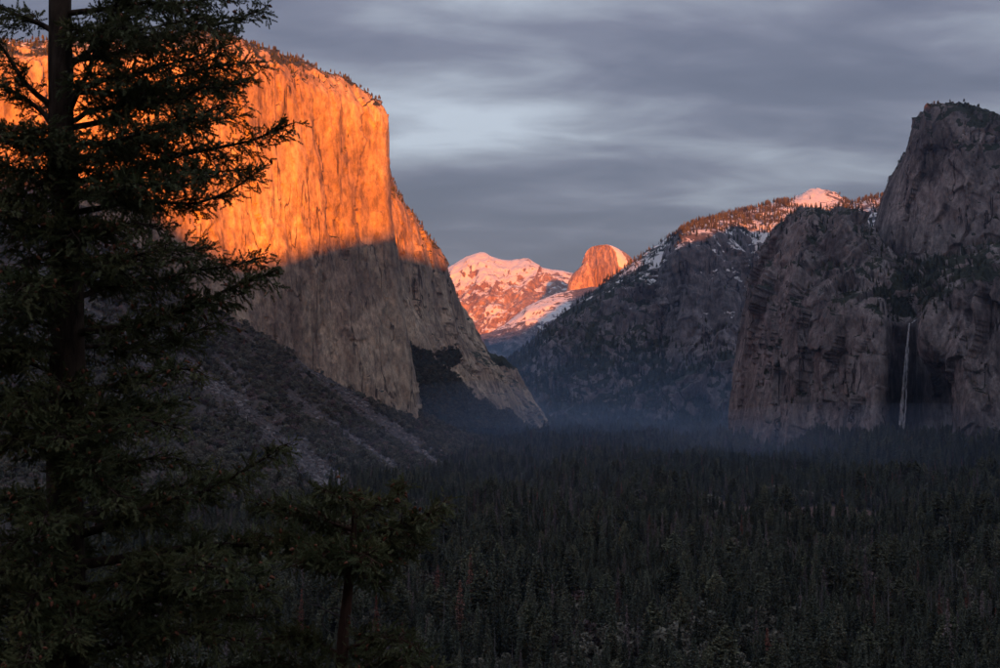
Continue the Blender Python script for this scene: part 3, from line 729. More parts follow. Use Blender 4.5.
def build_half_dome():
    # rounded dome, one side sheared off to a flat face that looks left and towards us
    c0 = P(612, 330, 13200); top = P(606, 245.0, 13200)[2]
    Rd = 300.0; hz = 720.0; base = top - hz
    nu, nv = 200, 130
    u = np.linspace(0, 2 * math.pi, nu); v = np.linspace(0.0, 1.0, nv)
    Vv, Uu = np.meshgrid(v, u, indexing='ij')
    th = Vv * math.pi / 2
    rr = np.cos(th) ** (0.25 + 0.24 * smooth(-0.2, 0.7, np.cos(Uu))); zz = np.sin(th) ** 0.95
    grow = 1 + 0.30 * (1 - zz)
    x = Rd * rr * np.cos(Uu) * grow; y = Rd * 1.25 * rr * np.sin(Uu) * grow
    z = hz * zz - 0.30 * np.maximum(x + 60, 0) * smooth(0.2, 0.9, zz) - 12 * smooth(0.8, 1, zz)
    G = np.stack([x, y, z], -1)
    # cut by the face plane (normal to the left and to us), leaning slightly back
    nrm = np.array([-0.80, -0.58, 0.05]); nrm /= np.linalg.norm(nrm)
    s = (G - np.array([0, 0, hz])) @ nrm
    lim2 = 165 + 13 * fbm(G / 75.0 * np.array([1, 1, 0.22]), 4, 1200, 0.55, True)
    over = np.maximum(s - lim2, 0)
    G = G - over[..., None] * nrm
    face = over > 2
    G = G + 7 * fbm(G / 60.0, 4, 1210)[..., None] * np.array([0.5, 0.5, 0.3])
    W = G + np.array([c0[0], c0[1], base])
    px0, py0 = to_px(W)
    snow = 0.9 * (~face) * smooth(lim2 - 190, lim2 - 70, s) * smooth(0.55, 0.80, zz)
    veg = 0 * snow
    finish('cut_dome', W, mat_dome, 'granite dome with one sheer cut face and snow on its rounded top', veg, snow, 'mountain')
    # stepped shoulder on the face's left
    S = []
    def c(px, pys, Ys): S.append([(px, py, Y) for py, Y in zip(pys, Ys)])
    Ys = (12850, 12890, 12940, 13020, 13400)
    c(556, (340, 322, 308, 303, 330), Ys); c(566, (340, 316, 300, 294, 325), Ys); c(570, (340, 309, 288, 281, 315), Ys); c(577, (340, 305, 280, 271.5, 310), Ys)
    c(583, (340, 301, 274, 265.5, 305), Ys); c(587, (340, 299, 271, 261, 300), Ys); c(591, (340, 302, 278, 268, 300), Ys); c(598, (345, 325, 312, 306, 320), Ys)
    G = loft(S, 90, 90); G, d = cliff_disp(G, 11, 90, 1300, 6, 0.3, 3)
    n = normals(G); up = np.clip(n[..., 2], 0, 1)
    finish('granite_shoulder', G, mat_dome, 'stepped sunlit granite shoulder against the sheer cut dome', 0 * up, 0.2 * smooth(0.5, 0.8, up), 'mountain')
build_half_dome()

# ------------------------------------------------------------------ the western ridge behind the viewpoint: it holds the sun off the valley
SHADE = [(-6000, 800), (-3000, 640), (-1200, 520), (-862, 510), (-661, 556), (-573, 546), (-517, 486), (-440, 440), (-348, 390), (-277, 402), (-179, 446), (-77, 482), (11, 516), (64, 508), (198, 514),
         (500, 575), (1057, 700), (1200, 752), (1322, 782), (1400, 802), (1455, 822), (1571, 832), (1810, 872), (2121, 966), (2423, 1072), (3100, 1190), (4500, 1300), (7000, 1200)]
def build_west_ridge():
    sa, ca = math.sin(SUN_SIDE), math.cos(SUN_SIDE)
    us = np.linspace(-6000, 7000, 900); h = np.interp(us, *np.array(SHADE, float).T)
    h = blur(h[:, None], 3)[:, 0]
    p = np.stack([us, 0 * us, 0 * us], -1)
    h = h + 7 * fbm(p / 90.0, 3, 61) + 3 * fbm(p / 22.0, 2, 63)
    s_c = -2600.0
    zc = CAMZ + h - s_c * math.tan(SUN_ELEV)
    prof = [(1700, 0.0), (1400, 0.10), (900, 0.38), (400, 0.72), (120, 0.93), (0, 1.0), (-150, 0.93), (-500, 0.7), (-1300, 0.25), (-2000, 0.0)]
    rows = []
    for k, (ds, f) in enumerate(prof):
        w = 0 if ds == 0 else 1
        s_ = s_c + ds + w * 60 * fbm(p / 300.0 + k, 3, 70)
        z = np.maximum(zc * f + (w * 25 * fbm(p / 120.0 + k * 3, 3, 80) if 0 < f < 1 else 0), -1.0)
        if f == 0: z = z * 0 - 1.0
        rows.append(np.stack([us * ca - s_ * sa, us * sa + s_ * ca, z], -1))
    G = np.stack(rows)
    up = np.ones(G.shape[:2])
    finish('west_ridge', G[::-1], mat_mid, 'high forested ridge behind the viewpoint that shades the valley', 0.6 * up, 0 * up, 'ridge')
build_west_ridge()

# ------------------------------------------------------------------ waterfall
def build_waterfall():
    m = new_mat('falling_water'); s = NT(m)
    n = s.noise(s.coord((0.55, 0.3, 0.035)), 1, 6, 0.65, 0.3)
    b = s.bsdf((0.78, 0.80, 0.84), 0.6, 0.3)
    tr = s.n('ShaderNodeBsdfTransparent'); mx = s.n('ShaderNodeMixShader')
    s.l(s.ramp(n, 0.36, 0.60, 0.05, 0.95), mx.inputs[0]); s.l(tr.outputs[0], mx.inputs[1]); s.l(b.outputs[0], mx.inputs[2]); s.l(mx.outputs[0], s.out.inputs['Surface'])
    Vs, Fs, k = [], [], 0
    strands = [([(909.5, 323), (908.5, 332), (906.5, 350), (904.5, 372), (903, 395), (902, 415), (901.5, 428)], (1.3, 1.7, 1.6, 1.9, 2.2, 3.0, 4.6)),
               ([(908.6, 328), (907, 345), (905.2, 362), (903.4, 385), (901.0, 405), (899.5, 425)], (0.5, 0.9, 1.1, 1.2, 1.4, 2.0)),
               ([(908.5, 335), (907.2, 355), (906.4, 378), (906.0, 400), (904.8, 418), (903.5, 429)], (0.5, 1.1, 1.2, 1.4, 1.6, 2.2)),
               ([(909.3, 326), (908.6, 345), (908.0, 362), (907.6, 376)], (0.4, 0.7, 0.6, 0.2)),
               ([(912, 323), (916, 320), (920, 319)], (1.0, 1.6, 0.8)),
               ([(901, 430), (896, 433), (891, 437), (889, 441)], (2.6, 1.8, 1.4, 1.0))]
    for si, (pl, wd) in enumerate(strands):
        pl = np.array(pl, float); t = np.arange(len(pl)); tt = np.linspace(0, len(pl) - 1, 40)
        px = pchip(t.astype(float), pl[:, :1], tt)[:, 0] + 0.25 * np.sin(tt * 9 + si); py = pchip(t.astype(float), pl[:, 1:], tt)[:, 0]
        w = np.interp(tt, t, wd)
        Yd = np.interp(py, (319, 326, 430, 441), (2872, 2866, 2836, 2790)) - 2 * si
        # round strand: eight points about its line
        c = P(px, py, Yd); r = w * 0.5 * Yd / FPX
        ring = []
        for a in np.linspace(0, 2 * math.pi, 8, endpoint=False):
            ring.append(c + np.stack([np.cos(a) * r, np.sin(a) * r * 0.5, 0 * r], -1))
        ring = np.stack(ring, 1); n_ = len(tt)
        i = np.arange(n_ * 8).reshape(n_, 8); j = np.roll(i, -1, 1)
        F = np.stack([i[:-1], j[:-1], j[1:], i[1:]], -1).reshape(-1, 4)
        Vs.append(ring.reshape(-1, 3)); Fs.append(F + k); k += n_ * 8
    o = mesh_obj('waterfall', np.vstack(Vs), np.vstack(Fs), [m])
    tag(o, 'thin white waterfall dropping from the notch in the brown cliff', 'waterfall', kind='structure')
build_waterfall()

# ------------------------------------------------------------------ valley trees
def tube(pts, rad, sides=6, cap=True):
    """tapered tube along a polyline; returns V, F(quads)"""
    pts = np.asarray(pts, float); rad = np.asarray(rad, float); n = len(pts)
    T = np.gradient(pts, axis=0); T /= np.maximum(np.linalg.norm(T, axis=1, keepdims=True), 1e-9)
    ref = np.array([0.0, 0, 1]) if abs(T[:, 2]).mean() < 0.8 else np.array([1.0, 0, 0])
    A = np.cross(T, ref); A /= np.maximum(np.linalg.norm(A, axis=1, keepdims=True), 1e-9); B = np.cross(T, A)
    an = np.linspace(0, 2 * math.pi, sides, endpoint=False)
    V = pts[:, None] + rad[:, None, None] * (np.cos(an)[None, :, None] * A[:, None] + np.sin(an)[None, :, None] * B[:, None])
    i = np.arange(n * sides).reshape(n, sides); j = np.roll(i, -1, 1)
    F = np.stack([i[:-1], j[:-1], j[1:], i[1:]], -1).reshape(-1, 4)
    return V.reshape(-1, 3), F
def quads_to_tris(F):
    return np.concatenate([F[:, [0, 1, 2]], F[:, [0, 2, 3]]])
class Acc:
    def __init__(s): s.V, s.F, s.k = [], [], 0
    def add(s, V, F):
        V = np.asarray(V, float).reshape(-1, 3); F = np.asarray(F)
        if F.shape[1] == 4: F = quads_to_tris(F)
        s.V.append(V); s.F.append(F + s.k); s.k += len(V)
    def get(s):
        if not s.V: return np.zeros((0, 3)), np.zeros((0, 3), int)
        return np.vstack(s.V), np.vstack(s.F)
def rand_tris(c, size, rng, flat=0.5):
    """clump triangles at centres c with random orientation, flattened towards level"""
    n = len(c)
    a = rng.normal(size=(n, 3)); a[:, 2] *= flat; a /= np.linalg.norm(a, axis=1, keepdims=True)
    b = rng.normal(size=(n, 3)); b[:, 2] *= flat; b -= a * (a * b).sum(1, keepdims=True); b /= np.maximum(np.linalg.norm(b, axis=1, keepdims=True), 1e-6)
    s = size * rng.uniform(0.7, 1.35, n)
    V = np.stack([c + a * s[:, None], c - a * 0.5 * s[:, None] + b * 0.6 * s[:, None], c - a * 0.5 * s[:, None] - b * 0.6 * s[:, None]], 1).reshape(-1, 3)
    return V, np.arange(n * 3).reshape(-1, 3)
def make_conifer(kind, seed):
    rng = np.random.default_rng(seed); h = 30.0
    zz = np.linspace(-2.0, h, 7)
    wob = np.cumsum(rng.normal(0, 0.10, (7, 2)), 0)
    r0 = {'fir': 0.42, 'pine': 0.48, 'cedar': 0.5, 'brown': 0.36, 'snag': 0.36}[kind]
    tp = np.stack([wob[:, 0], wob[:, 1], zz], -1)
    tV, tF = tube(tp, np.linspace(r0, 0.05, 7), 6)
    wood = Acc(); wood.add(tV, tF); leaf = Acc()
    lv = {'fir': 44, 'pine': 26, 'cedar': 36, 'brown': 34, 'snag': 24}[kind]
    start = {'fir': 0.10, 'pine': 0.34, 'cedar': 0.08, 'brown': 0.16, 'snag': 0.22}[kind]
    rmax = {'fir': 3.5, 'pine': 4.2, 'cedar': 4.6, 'brown': 2.5, 'snag': 2.0}[kind] * rng.uniform(0.8, 1.2)
    cs = []
    for k in range(lv):
        f = start + (1 - start) * (k + rng.uniform(0, 0.8)) / lv
        if f > 0.985: continue
        q = (f - start) / (1 - start)
        if kind == 'pine': rad = rmax * (0.55 + 0.9 * math.sin(math.pi * min(1, q * 0.9 + 0.12)) - 0.5 * q)
        else: rad = rmax * ((1 - q) ** 0.8) * (0.75 + 0.35 * math.sin(min(1, q * 6) * math.pi / 2)) + 0.15
        nb = 7 if kind != 'snag' else 4
        a0 = rng.uniform(0, 6.28)
        for b in range(nb):
            a = a0 + b * 6.28 / nb + rng.normal(0, 0.25); rb = rad * rng.uniform(0.55, 1.2)
            if rng.random() < {'pine': 0.22, 'fir': 0.06, 'cedar': 0.05, 'brown': 0.2, 'snag': 0.3}[kind]: continue
            droop = {'fir': -0.30, 'pine': 0.12, 'cedar': -0.18, 'brown': -0.38, 'snag': -0.25}[kind] + rng.normal(0, 0.1)
            d = np.array([math.cos(a), math.sin(a), 0.0])
            tx = np.interp(f * h, zz, tp[:, 0]); ty = np.interp(f * h, zz, tp[:, 1]); o = np.array([tx, ty, f * h])
            tipz = droop * rb + 0.12 * rb
            if kind in ('snag', 'brown', 'pine') or k % 3 == 0:
                bp = np.stack([o, o + d * rb * 0.5 + [0, 0, 0.25 * tipz], o + d * rb + [0, 0, tipz]])
                wV, wF = tube(bp, [0.09, 0.06, 0.02], 3); wood.add(wV, wF)
            if kind != 'snag':
                m = max(3, int(rb * {'fir': 4.6, 'pine': 5.4, 'cedar': 4.2, 'brown': 3.0}[kind]))
                t = rng.uniform(0.18, 1.0, m) ** 0.8
                side = np.array([-d[1], d[0], 0]); spread = 0.26 * rb * (1 - 0.5 * t)
                c = o + d * (rb * t)[:, None] + side * (rng.normal(0, 1, m) * spread)[:, None]
                c[:, 2] += tipz * t ** 1.6 + rng.normal(0, 0.14, m)
                cs.append(c)
    if cs:
        c = np.concatenate(cs)
        if kind != 'snag':
            tip = np.stack([rng.normal(0, 0.12, 14), rng.normal(0, 0.12, 14), h - rng.uniform(0, 1.6, 14)], -1) + np.array([wob[-1, 0], wob[-1, 1], 0.25]); c = np.concatenate([c, tip])
        size = {'fir': 0.66, 'pine': 0.74, 'cedar': 0.76, 'brown': 0.48}[kind]
        leaf.add(*rand_tris(c, size, rng, 0.45))
    return wood.get(), leaf.get()
def make_shrub(seed, lumps=9, n=620):
    rng = np.random.default_rng(seed); leaf = Acc(); wood = Acc()
    cen = rng.normal(0, 1, (lumps, 3)) * [1.6, 1.6, 1.1] + [0, 0, 3.6]; cen[:, 2] = np.maximum(cen[:, 2], 1.4); rad = rng.uniform(1.2, 2.4, lumps)
    k = rng.integers(0, lumps, n); d = rng.normal(size=(n, 3)); d[:, 2] = np.abs(d[:, 2]) * 0.9 - 0.25; d /= np.linalg.norm(d, axis=1, keepdims=True)
    c = cen[k] + d * rad[k][:, None] * rng.uniform(0.75, 1.08, (n, 1)); c[:, 2] = np.maximum(c[:, 2], 0.1)
    leaf.add(*rand_tris(c, 0.62, rng, 0.8))
    for q in cen: wood.add(*tube(np.array([[0, 0, -1.2], [q[0] * 0.3, q[1] * 0.3, 1.0], q]), [0.28, 0.18, 0.05], 4))
    return wood.get(), leaf.get()

mat_bark = bark_mat('bark_far', (0.040, 0.030, 0.026), (0.085, 0.066, 0.058), 1.2)
mat_greybark = bark_mat('bark_grey', (0.11, 0.10, 0.10), (0.23, 0.21, 0.21), 1.2)
mat_fir = foliage_mat('fir_needles', (0.070, 0.084, 0.062), (0.118, 0.124, 0.088))
mat_pine = foliage_mat('pine_needles', (0.084, 0.094, 0.060), (0.126, 0.128, 0.082))
mat_cedar = foliage_mat('cedar_needles', (0.074, 0.086, 0.064), (0.120, 0.126, 0.090))
mat_brown = foliage_mat('dead_needles', (0.26, 0.095, 0.066), (0.20, 0.115, 0.090))
mat_shrub = foliage_mat('oak_leaves', (0.090, 0.095, 0.074), (0.150, 0.142, 0.112))
mat_bare = foliage_mat('bare_twigs', (0.115, 0.082, 0.082), (0.175, 0.140, 0.135))
SPECIES = [('fir', 101, mat_bark, mat_fir), ('fir', 102, mat_bark, mat_fir), ('fir', 103, mat_bark, mat_fir), ('cedar', 104, mat_bark, mat_cedar), ('pine', 105, mat_bark, mat_pine),
           ('pine', 106, mat_bark, mat_pine), ('brown', 107, mat_greybark, mat_bare), ('brown', 108, mat_bark, mat_brown), ('snag', 109, mat_greybark, mat_bare), ('snag', 110, mat_greybark, mat_bare),
           ('shrub', 111, mat_bark, mat_shrub), ('shrub', 112, mat_bark, mat_shrub), ('shrub', 113, mat_bark, mat_bare), ('shrub', 114, mat_bark, mat_shrub)]
def make_boulder(seed):
    rng = np.random.default_rng(seed); u = np.linspace(0, 2 * math.pi, 9)[:-1]; V = [(0, 0, -0.7)]
    for z, r in ((-0.4, 0.8), (0.1, 1.0), (0.55, 0.7)):
        for a in u: V.append((r * math.cos(a) * rng.uniform(0.7, 1.2), r * math.sin(a) * rng.uniform(0.7, 1.2), z + rng.normal(0, 0.13)))
    V.append((0.1, 0, 0.85)); F = []
    for k in range(8):
        n = (k + 1) % 8; F.append((0, 1 + n, 1 + k)); F.append((25, 17 + k, 17 + n))
        for r in (0, 8): F += [(1 + r + k, 1 + r + n, 9 + r + n), (1 + r + k, 9 + r + n, 9 + r + k)]
    return (np.array(V, float), np.array(F)), (np.zeros((0, 3)), np.zeros((0, 3), int))
def rock_mat():
    m = new_mat('talus_rock'); s = NT(m); oi = s.n('ShaderNodeObjectInfo')
    s.bsdf(s.mix(oi.outputs['Random'], (0.07, 0.066, 0.067), (0.21, 0.20, 0.20)), 0.9, 0.1); return m
mat_rock = rock_mat()
SPECIES += [('boulder', 201, mat_rock, mat_rock), ('boulder', 202, mat_rock, mat_rock), ('boulder', 203, mat_rock, mat_rock)]
MESH = []          # per species: (joined, trunk mesh, crown mesh or None)
lib = bpy.data.collections.new('tree_library')
for k, (kind, seed, mb, mf) in enumerate(SPECIES):
    (wV, wF), (lV, lF) = make_shrub(seed) if kind == 'shrub' else make_boulder(seed) if kind == 'boulder' else make_conifer(kind, seed)
    midx = np.concatenate([np.zeros(len(wF)), np.ones(len(lF))])
    j = mesh_obj('%02d_tree' % k, np.vstack([wV, lV]), np.vstack([wF, lF + len(wV)]), [mb, mf], link=False, midx=midx, smooth_=False)
    lib.objects.link(j)
    t = mesh_obj('trunk', wV, wF, [mb], link=False); c = mesh_obj('crown', lV, lF, [mf], link=False, smooth_=False) if len(lF) else None
    MESH.append((j, t.data, c.data if c else None))
    bpy.data.objects.remove(t)
    if c: bpy.data.objects.remove(c)

def instancer(name, pos, scl, rot, idx, label, cat):
    me = bpy.data.meshes.new(name); pos = np.asarray(pos, np.float32)
    me.vertices.add(len(pos)); me.vertices.foreach_set('co', pos.ravel())
    a = me.attributes.new('scl', 'FLOAT_VECTOR', 'POINT'); a.data.foreach_set('vector', np.asarray(scl, np.float32).ravel())
    a = me.attributes.new('rot', 'FLOAT', 'POINT'); a.data.foreach_set('value', np.asarray(rot, np.float32))
    a = me.attributes.new('idx', 'INT', 'POINT'); a.data.foreach_set('value', np.asarray(idx, np.int32))
    o = bpy.data.objects.new(name, me); col.objects.link(o)
    ng = bpy.data.node_groups.new(name + '_nodes', 'GeometryNodeTree')
    ng.interface.new_socket('Geometry', in_out='INPUT', socket_type='NodeSocketGeometry'); ng.interface.new_socket('Geometry', in_out='OUTPUT', socket_type='NodeSocketGeometry')
    N = ng.nodes.new; L = ng.links.new
    gi, go = N('NodeGroupInput'), N('NodeGroupOutput'); iop = N('GeometryNodeInstanceOnPoints'); ci = N('GeometryNodeCollectionInfo')
    ci.inputs['Collection'].default_value = lib; ci.inputs['Separate Children'].default_value = True; ci.inputs['Reset Children'].default_value = True
    def na(nm, ty):
        n = N('GeometryNodeInputNamedAttribute'); n.data_type = ty; n.inputs['Name'].default_value = nm; return n.outputs[0]
    cb = N('ShaderNodeCombineXYZ'); L(na('rot', 'FLOAT'), cb.inputs[2])
    L(gi.outputs[0], iop.inputs['Points']); L(ci.outputs[0], iop.inputs['Instance']); iop.inputs['Pick Instance'].default_value = True
    L(na('idx', 'INT'), iop.inputs['Instance Index']); L(cb.outputs[0], iop.inputs['Rotation']); L(na('scl', 'FLOAT_VECTOR'), iop.inputs['Scale'])
    L(iop.outputs[0], go.inputs[0])
    md = o.modifiers.new('scatter', 'NODES'); md.node_group = ng
    tag(o, label, cat, kind='stuff'); return o

def vary(rng, n, lo, hi, w=0.18):
    s = rng.uniform(lo, hi, n); return np.stack([s * rng.uniform(1 - w, 1 + w, n)] * 2 + [s], -1)
INDIV = {0: ('dark green fir', 'green firs in the valley forest'), 1: ('dark green fir', 'green firs in the valley forest'), 2: ('dark green fir', 'green firs in the valley forest'),
         3: ('broad dark green cedar', 'broad cedars in the valley forest'), 4: ('open crowned green pine', 'open pines in the valley forest'), 5: ('open crowned green pine', 'open pines in the valley forest'),
         6: ('grey half bare conifer', 'half bare conifers in the valley forest'), 7: ('reddish brown dead conifer', 'dead brown conifers in the valley forest'),
         8: ('leafless pale grey snag', 'grey snags in the valley forest'), 9: ('leafless pale grey snag', 'grey snags in the valley forest')}
INDIV.update({k: ('broad leafed rounded oak', 'oaks in the valley forest') for k in (10, 11, 13)}); INDIV[12] = ('leafless grey oak', 'leafless oaks in the valley forest')
NAME = ['fir_tree'] * 3 + ['cedar_tree'] + ['pine_tree'] * 2 + ['bare_conifer', 'dead_conifer', 'dead_snag', 'dead_snag'] + ['oak_tree'] * 4
def place_tree(k, pos, scl, rot, label, cat, group=None):
    e = empty(NAME[k], pos, rot); e.scale = tuple(float(v) for v in scl)
    t = bpy.data.objects.new('trunk', MESH[k][1]); col.objects.link(t); t.parent = e
    if MESH[k][2] is not None:
        c = bpy.data.objects.new('crown', MESH[k][2]); col.objects.link(c); c.parent = e
    tag(e, label, cat, group); return e

def build_forest():
    # the few trees that stand out from the rest
    SPECIAL_AT = []
    def special(k, px_, ptop, pbase, label, short):
        Yd = 600.0
        for _ in range(40):                     # find where this sight line meets the ground
            q = P(px_, pbase, Yd); Yd += (q[2] - float(H(np.array([q[0]]), np.array([q[1]]))[0])) * 2.2
            Yd = min(max(Yd, 350), 2500)
        b = P(px_, pbase, Yd); b[2] = float(H(np.array([b[0]]), np.array([b[1]]))[0]) - 0.3
        hgt = (pbase - ptop) / FPX * Yd; sc = hgt / 30.0
        place_tree(k, b, (max(0.8, sc * 0.8),) * 2 + (sc,), px_ * 0.37, label, 'tree'); SPECIAL_AT.append((b[0], b[1], short))
    special(7, 470, 553, 632, 'tall narrow rusty red dead conifer among green firs', 'rusty red dead conifer')
    special(7, 376, 594, 650, 'orange brown dead conifer beside the small dark pine crown', 'orange brown dead conifer')
    special(7, 301, 588, 640, 'dull red dead conifer left of the bare curling branch', 'dull red dead conifer')
    special(7, 567, 568, 600, 'short faded red dead conifer deep in the green forest', 'faded red dead conifer')
    special(6, 627, 606, 672, 'pale greyish conifer with thin drooping branches in front of dark firs', 'pale drooping conifer')
    special(6, 866, 548, 612, 'broad pale grey conifer standing above the darker firs', 'broad pale grey conifer')
    special(9, 889, 567, 640, 'straight pale dead trunk beside the broad grey conifer', 'straight pale dead trunk')
    special(9, 823, 575, 650, 'straight pale dead trunk rising among low green pines', 'pale trunk among low pines')
    special(6, 948, 600, 690, 'large bare reddish grey conifer with ragged branches', 'ragged reddish grey conifer')
    special(8, 512, 640, 690, 'crooked white snag leaning out of the dark forest', 'crooked white snag')
    rng = np.random.default_rng(77); X, Y = [], []
    y = 330.0
    while y < 6400:
        s = max(9.0, 0.0034 * y)
        x0, x1 = (-90 - 500) / FPX * y, (1090 - 500) / FPX * y
        n = int((x1 - x0) / s); xs = np.linspace(x0, x1, n) + rng.uniform(-0.5, 0.5, n) * s
        X.append(xs); Y.append(y + rng.uniform(-0.5, 0.5, n) * s); y += s
    X, Y = np.concatenate(X), np.concatenate(Y)
    Z = H(X, Y); ls = np.where((Y > 700) & (Y < 5200), left_slope(X, Y), -500)
    W = np.stack([X, Y, Z], -1); px, py = to_px(W)
    keep = rng.random(len(X)) < 0.96
    for cx, cy, w, h in ((828, 520, 60, 15), (700, 506, 34, 9), (455, 602, 42, 16), (760, 514, 60, 8)):
        keep &= ~((np.hypot((px - cx) / w, (py - cy) / h) < 1.0) & (rng.random(len(X)) < 0.88))
    hill = ls > 12
    dn = fbm(W / np.array([130.0, 130.0, 1e9]), 3, 31)
    keep &= ~(hill & (rng.random(len(X)) > np.clip(0.16 - (ls - 12) / 400.0, 0.03, 1)))
    tm = np.zeros(len(X)); f = hill & (Y > 1200); tm[f] = talus_mask(px[f], py[f])
    keep &= tm < 0.35
    keep &= ~((Z > 900))
    keep &= (py < 780) & (rng.random(len(X)) > np.clip((dn - 0.25) * 2.0, 0, 0.65))
    X, Y, Z, px, py, ls, W = (a[keep] for a in (X, Y, Z, px, py, ls, W))
    n = len(X); grp = fbm(W / np.array([170.0, 170.0, 1e9]), 2, 35)
    u = rng.random(n)
    idx = np.select([u < 0.46, u < 0.60, u < 0.74], [rng.integers(0, 3, n), np.full(n, 3), rng.integers(4, 6, n)], rng.integers(6, 10, n))
    idx = np.where((idx == 7) & (rng.random(n) > 0.30), 0, idx)
    idx = np.where((grp < -0.02) & (idx >= 6) & (rng.random(n) < 0.70), rng.integers(0, 3, n), idx)
    idx = np.where((grp > 0.22) & (idx < 3) & (rng.random(n) < 0.40), rng.choice([6, 6, 8, 9], n), idx)
    patch = fbm(W / np.array([90.0, 90.0, 1e9]), 3, 37)
    scl = vary(rng, n, 0.45, 1.25, 0.28) * (1 + 0.8 * np.clip(patch, -0.6, 0.7))[:, None]
    oak = rng.random(n) < np.clip(0.12 + 0.5 * fbm(W / np.array([140.0, 140.0, 1e9]), 2, 39), 0.03, 0.5)
    idx = np.where(oak, rng.choice([10, 11, 12, 13], n, p=[0.32, 0.32, 0.06, 0.30]), idx); scl = np.where(oak[:, None], scl * np.array([1.9, 1.9, 2.1]), scl)
    scl *= np.where(ls > 12, 0.6, np.where(ls > -28, 0.75, 1.0))[:, None]
    scl[:, :2] *= (1 + 0.35 * smooth(2200, 5000, Y))[:, None]
    pos = np.stack([X, Y, Z - 0.3], -1); rot = rng.uniform(0, 6.28, n)
    topx, topy = to_px(pos + np.stack([0 * X, 0 * X, 30 * scl[:, 2]], -1))
    vis = (topy < 640) & (topx > 250) & (topx < 1000) & (ls < 12)
    vis |= (topy < 640) & (topx > 0) & (topx <= 250) & (Y < 900)
    order = np.argsort(np.where(vis, Y, 1e9)); pick = np.zeros(n, bool); pick[order[:292]] = True
    for i in np.nonzero(pick)[0]:
        nm, g = INDIV[int(idx[i])]
        size = 'tall ' if scl[i, 2] > 1.2 else ('short ' if scl[i, 2] < 0.8 else 'middle sized ')
        near = [nm_ for (sx, sy, nm_) in SPECIAL_AT if (sx - pos[i, 0]) ** 2 + (sy - pos[i, 1]) ** 2 < 45 ** 2]
        where = 'close to the ' + near[0] if near else ('on the lower slope left of the valley forest' if topx[i] < 260 else 'deep in the valley forest')
        place_tree(int(idx[i]), pos[i], scl[i], rot[i], size + nm + ' ' + where, 'tree', (size + g).replace('  ', ' ') + (' ' + where if near else ''))
    r = ~pick
    instancer('valley_forest', pos[r], scl[r], rot[r], idx[r], 'dark conifer forest covering the valley floor', 'forest')
    print('forest', n)
build_forest()

def scatter_on(name, key, count, wfun, kinds, lo, hi, label, seed):
    G, n, px0, py0 = MOUNTAIN_GRIDS[key]; rng = np.random.default_rng(seed)
    w = wfun(G, n, px0, py0).ravel(); w = np.clip(w, 0, None)
    area = np.linalg.norm(np.cross(np.gradient(G, axis=1), np.gradient(G, axis=0)), axis=-1).ravel()
    w = w * area; w /= w.sum()
    i = rng.choice(len(w), count, p=w)
    nu = G.shape[1]; r, c = i // nu, i % nu
    r2 = np.clip(r + rng.choice([-1, 1], count), 0, G.shape[0] - 1); c2 = np.clip(c + rng.choice([-1, 1], count), 0, nu - 1)
    a = rng.uniform(0, 0.5, (count, 1)); b = rng.uniform(0, 0.5, (count, 1))
    pos = G[r, c] * (1 - a - b) + G[r2, c] * a + G[r, c2] * b
    pos[:, 2] -= 0.5
    return instancer(name, pos, vary(rng, count, lo, hi), rng.uniform(0, 6.28, count), rng.choice(kinds, count), label, 'forest')
scatter_on('ridge_forest', 'ridge', 13000, lambda G, n, px, py: smooth(0.30, 0.6, n[..., 2]) * (0.25 + smooth(320, 380, py) + 0.42 * smooth(258, 225, py)) * (1 - 0.985 * (1 - smooth(0.8, 1.1, np.hypot((px - 815) / 32, (py - 197) / 14)))),
           [0, 1, 2, 3, 4], 0.6, 1.15, 'conifers scattered over the long blue ridge and its rim', 5)
scatter_on('rim_trees', 'cap', 5200, lambda G, n, px, py: smooth(0.30, 0.6, n[..., 2]) * ((G[..., 2] > 700) | (px > 384) & (G[..., 2] > 420)) * (py < 300), [0, 1, 4, 5, 10, 13], 0.28, 0.62, 'small conifers along the top of the golden cliff', 6)
scatter_on('shelf_trees', 'cap', 2600, lambda G, n, px, py: np.maximum(poly_mask(px, py, SHELF[0], 2.0, 5.0, 0), poly_mask(px, py, SHELF[1], 2.0, 5.0, 1)) * (px > 408), [10, 11, 13], 0.8, 1.5, 'dark brush and firs on the shelf right of the golden cliff prow', 7)
scatter_on('tower_trees', 'tower', 1500, lambda G, n, px, py: smooth(0.38, 0.7, n[..., 2]), [4, 5, 10, 11, 0], 0.22, 0.45, 'small trees and brush on the rounded granite tower', 8)
scatter_on('hanging_valley_trees', 'wall', 5200, lambda G, n, px, py: smooth(0.22, 0.5, n[..., 2]) * (0.16 + 1.0 * (1 - smooth(0.6, 1.1, np.hypot((px - 915) / 50, (py - 292) / 30)))), [0, 1, 3, 10, 11, 13], 0.25, 0.62, 'dark trees in the hanging valley above the waterfall', 9)

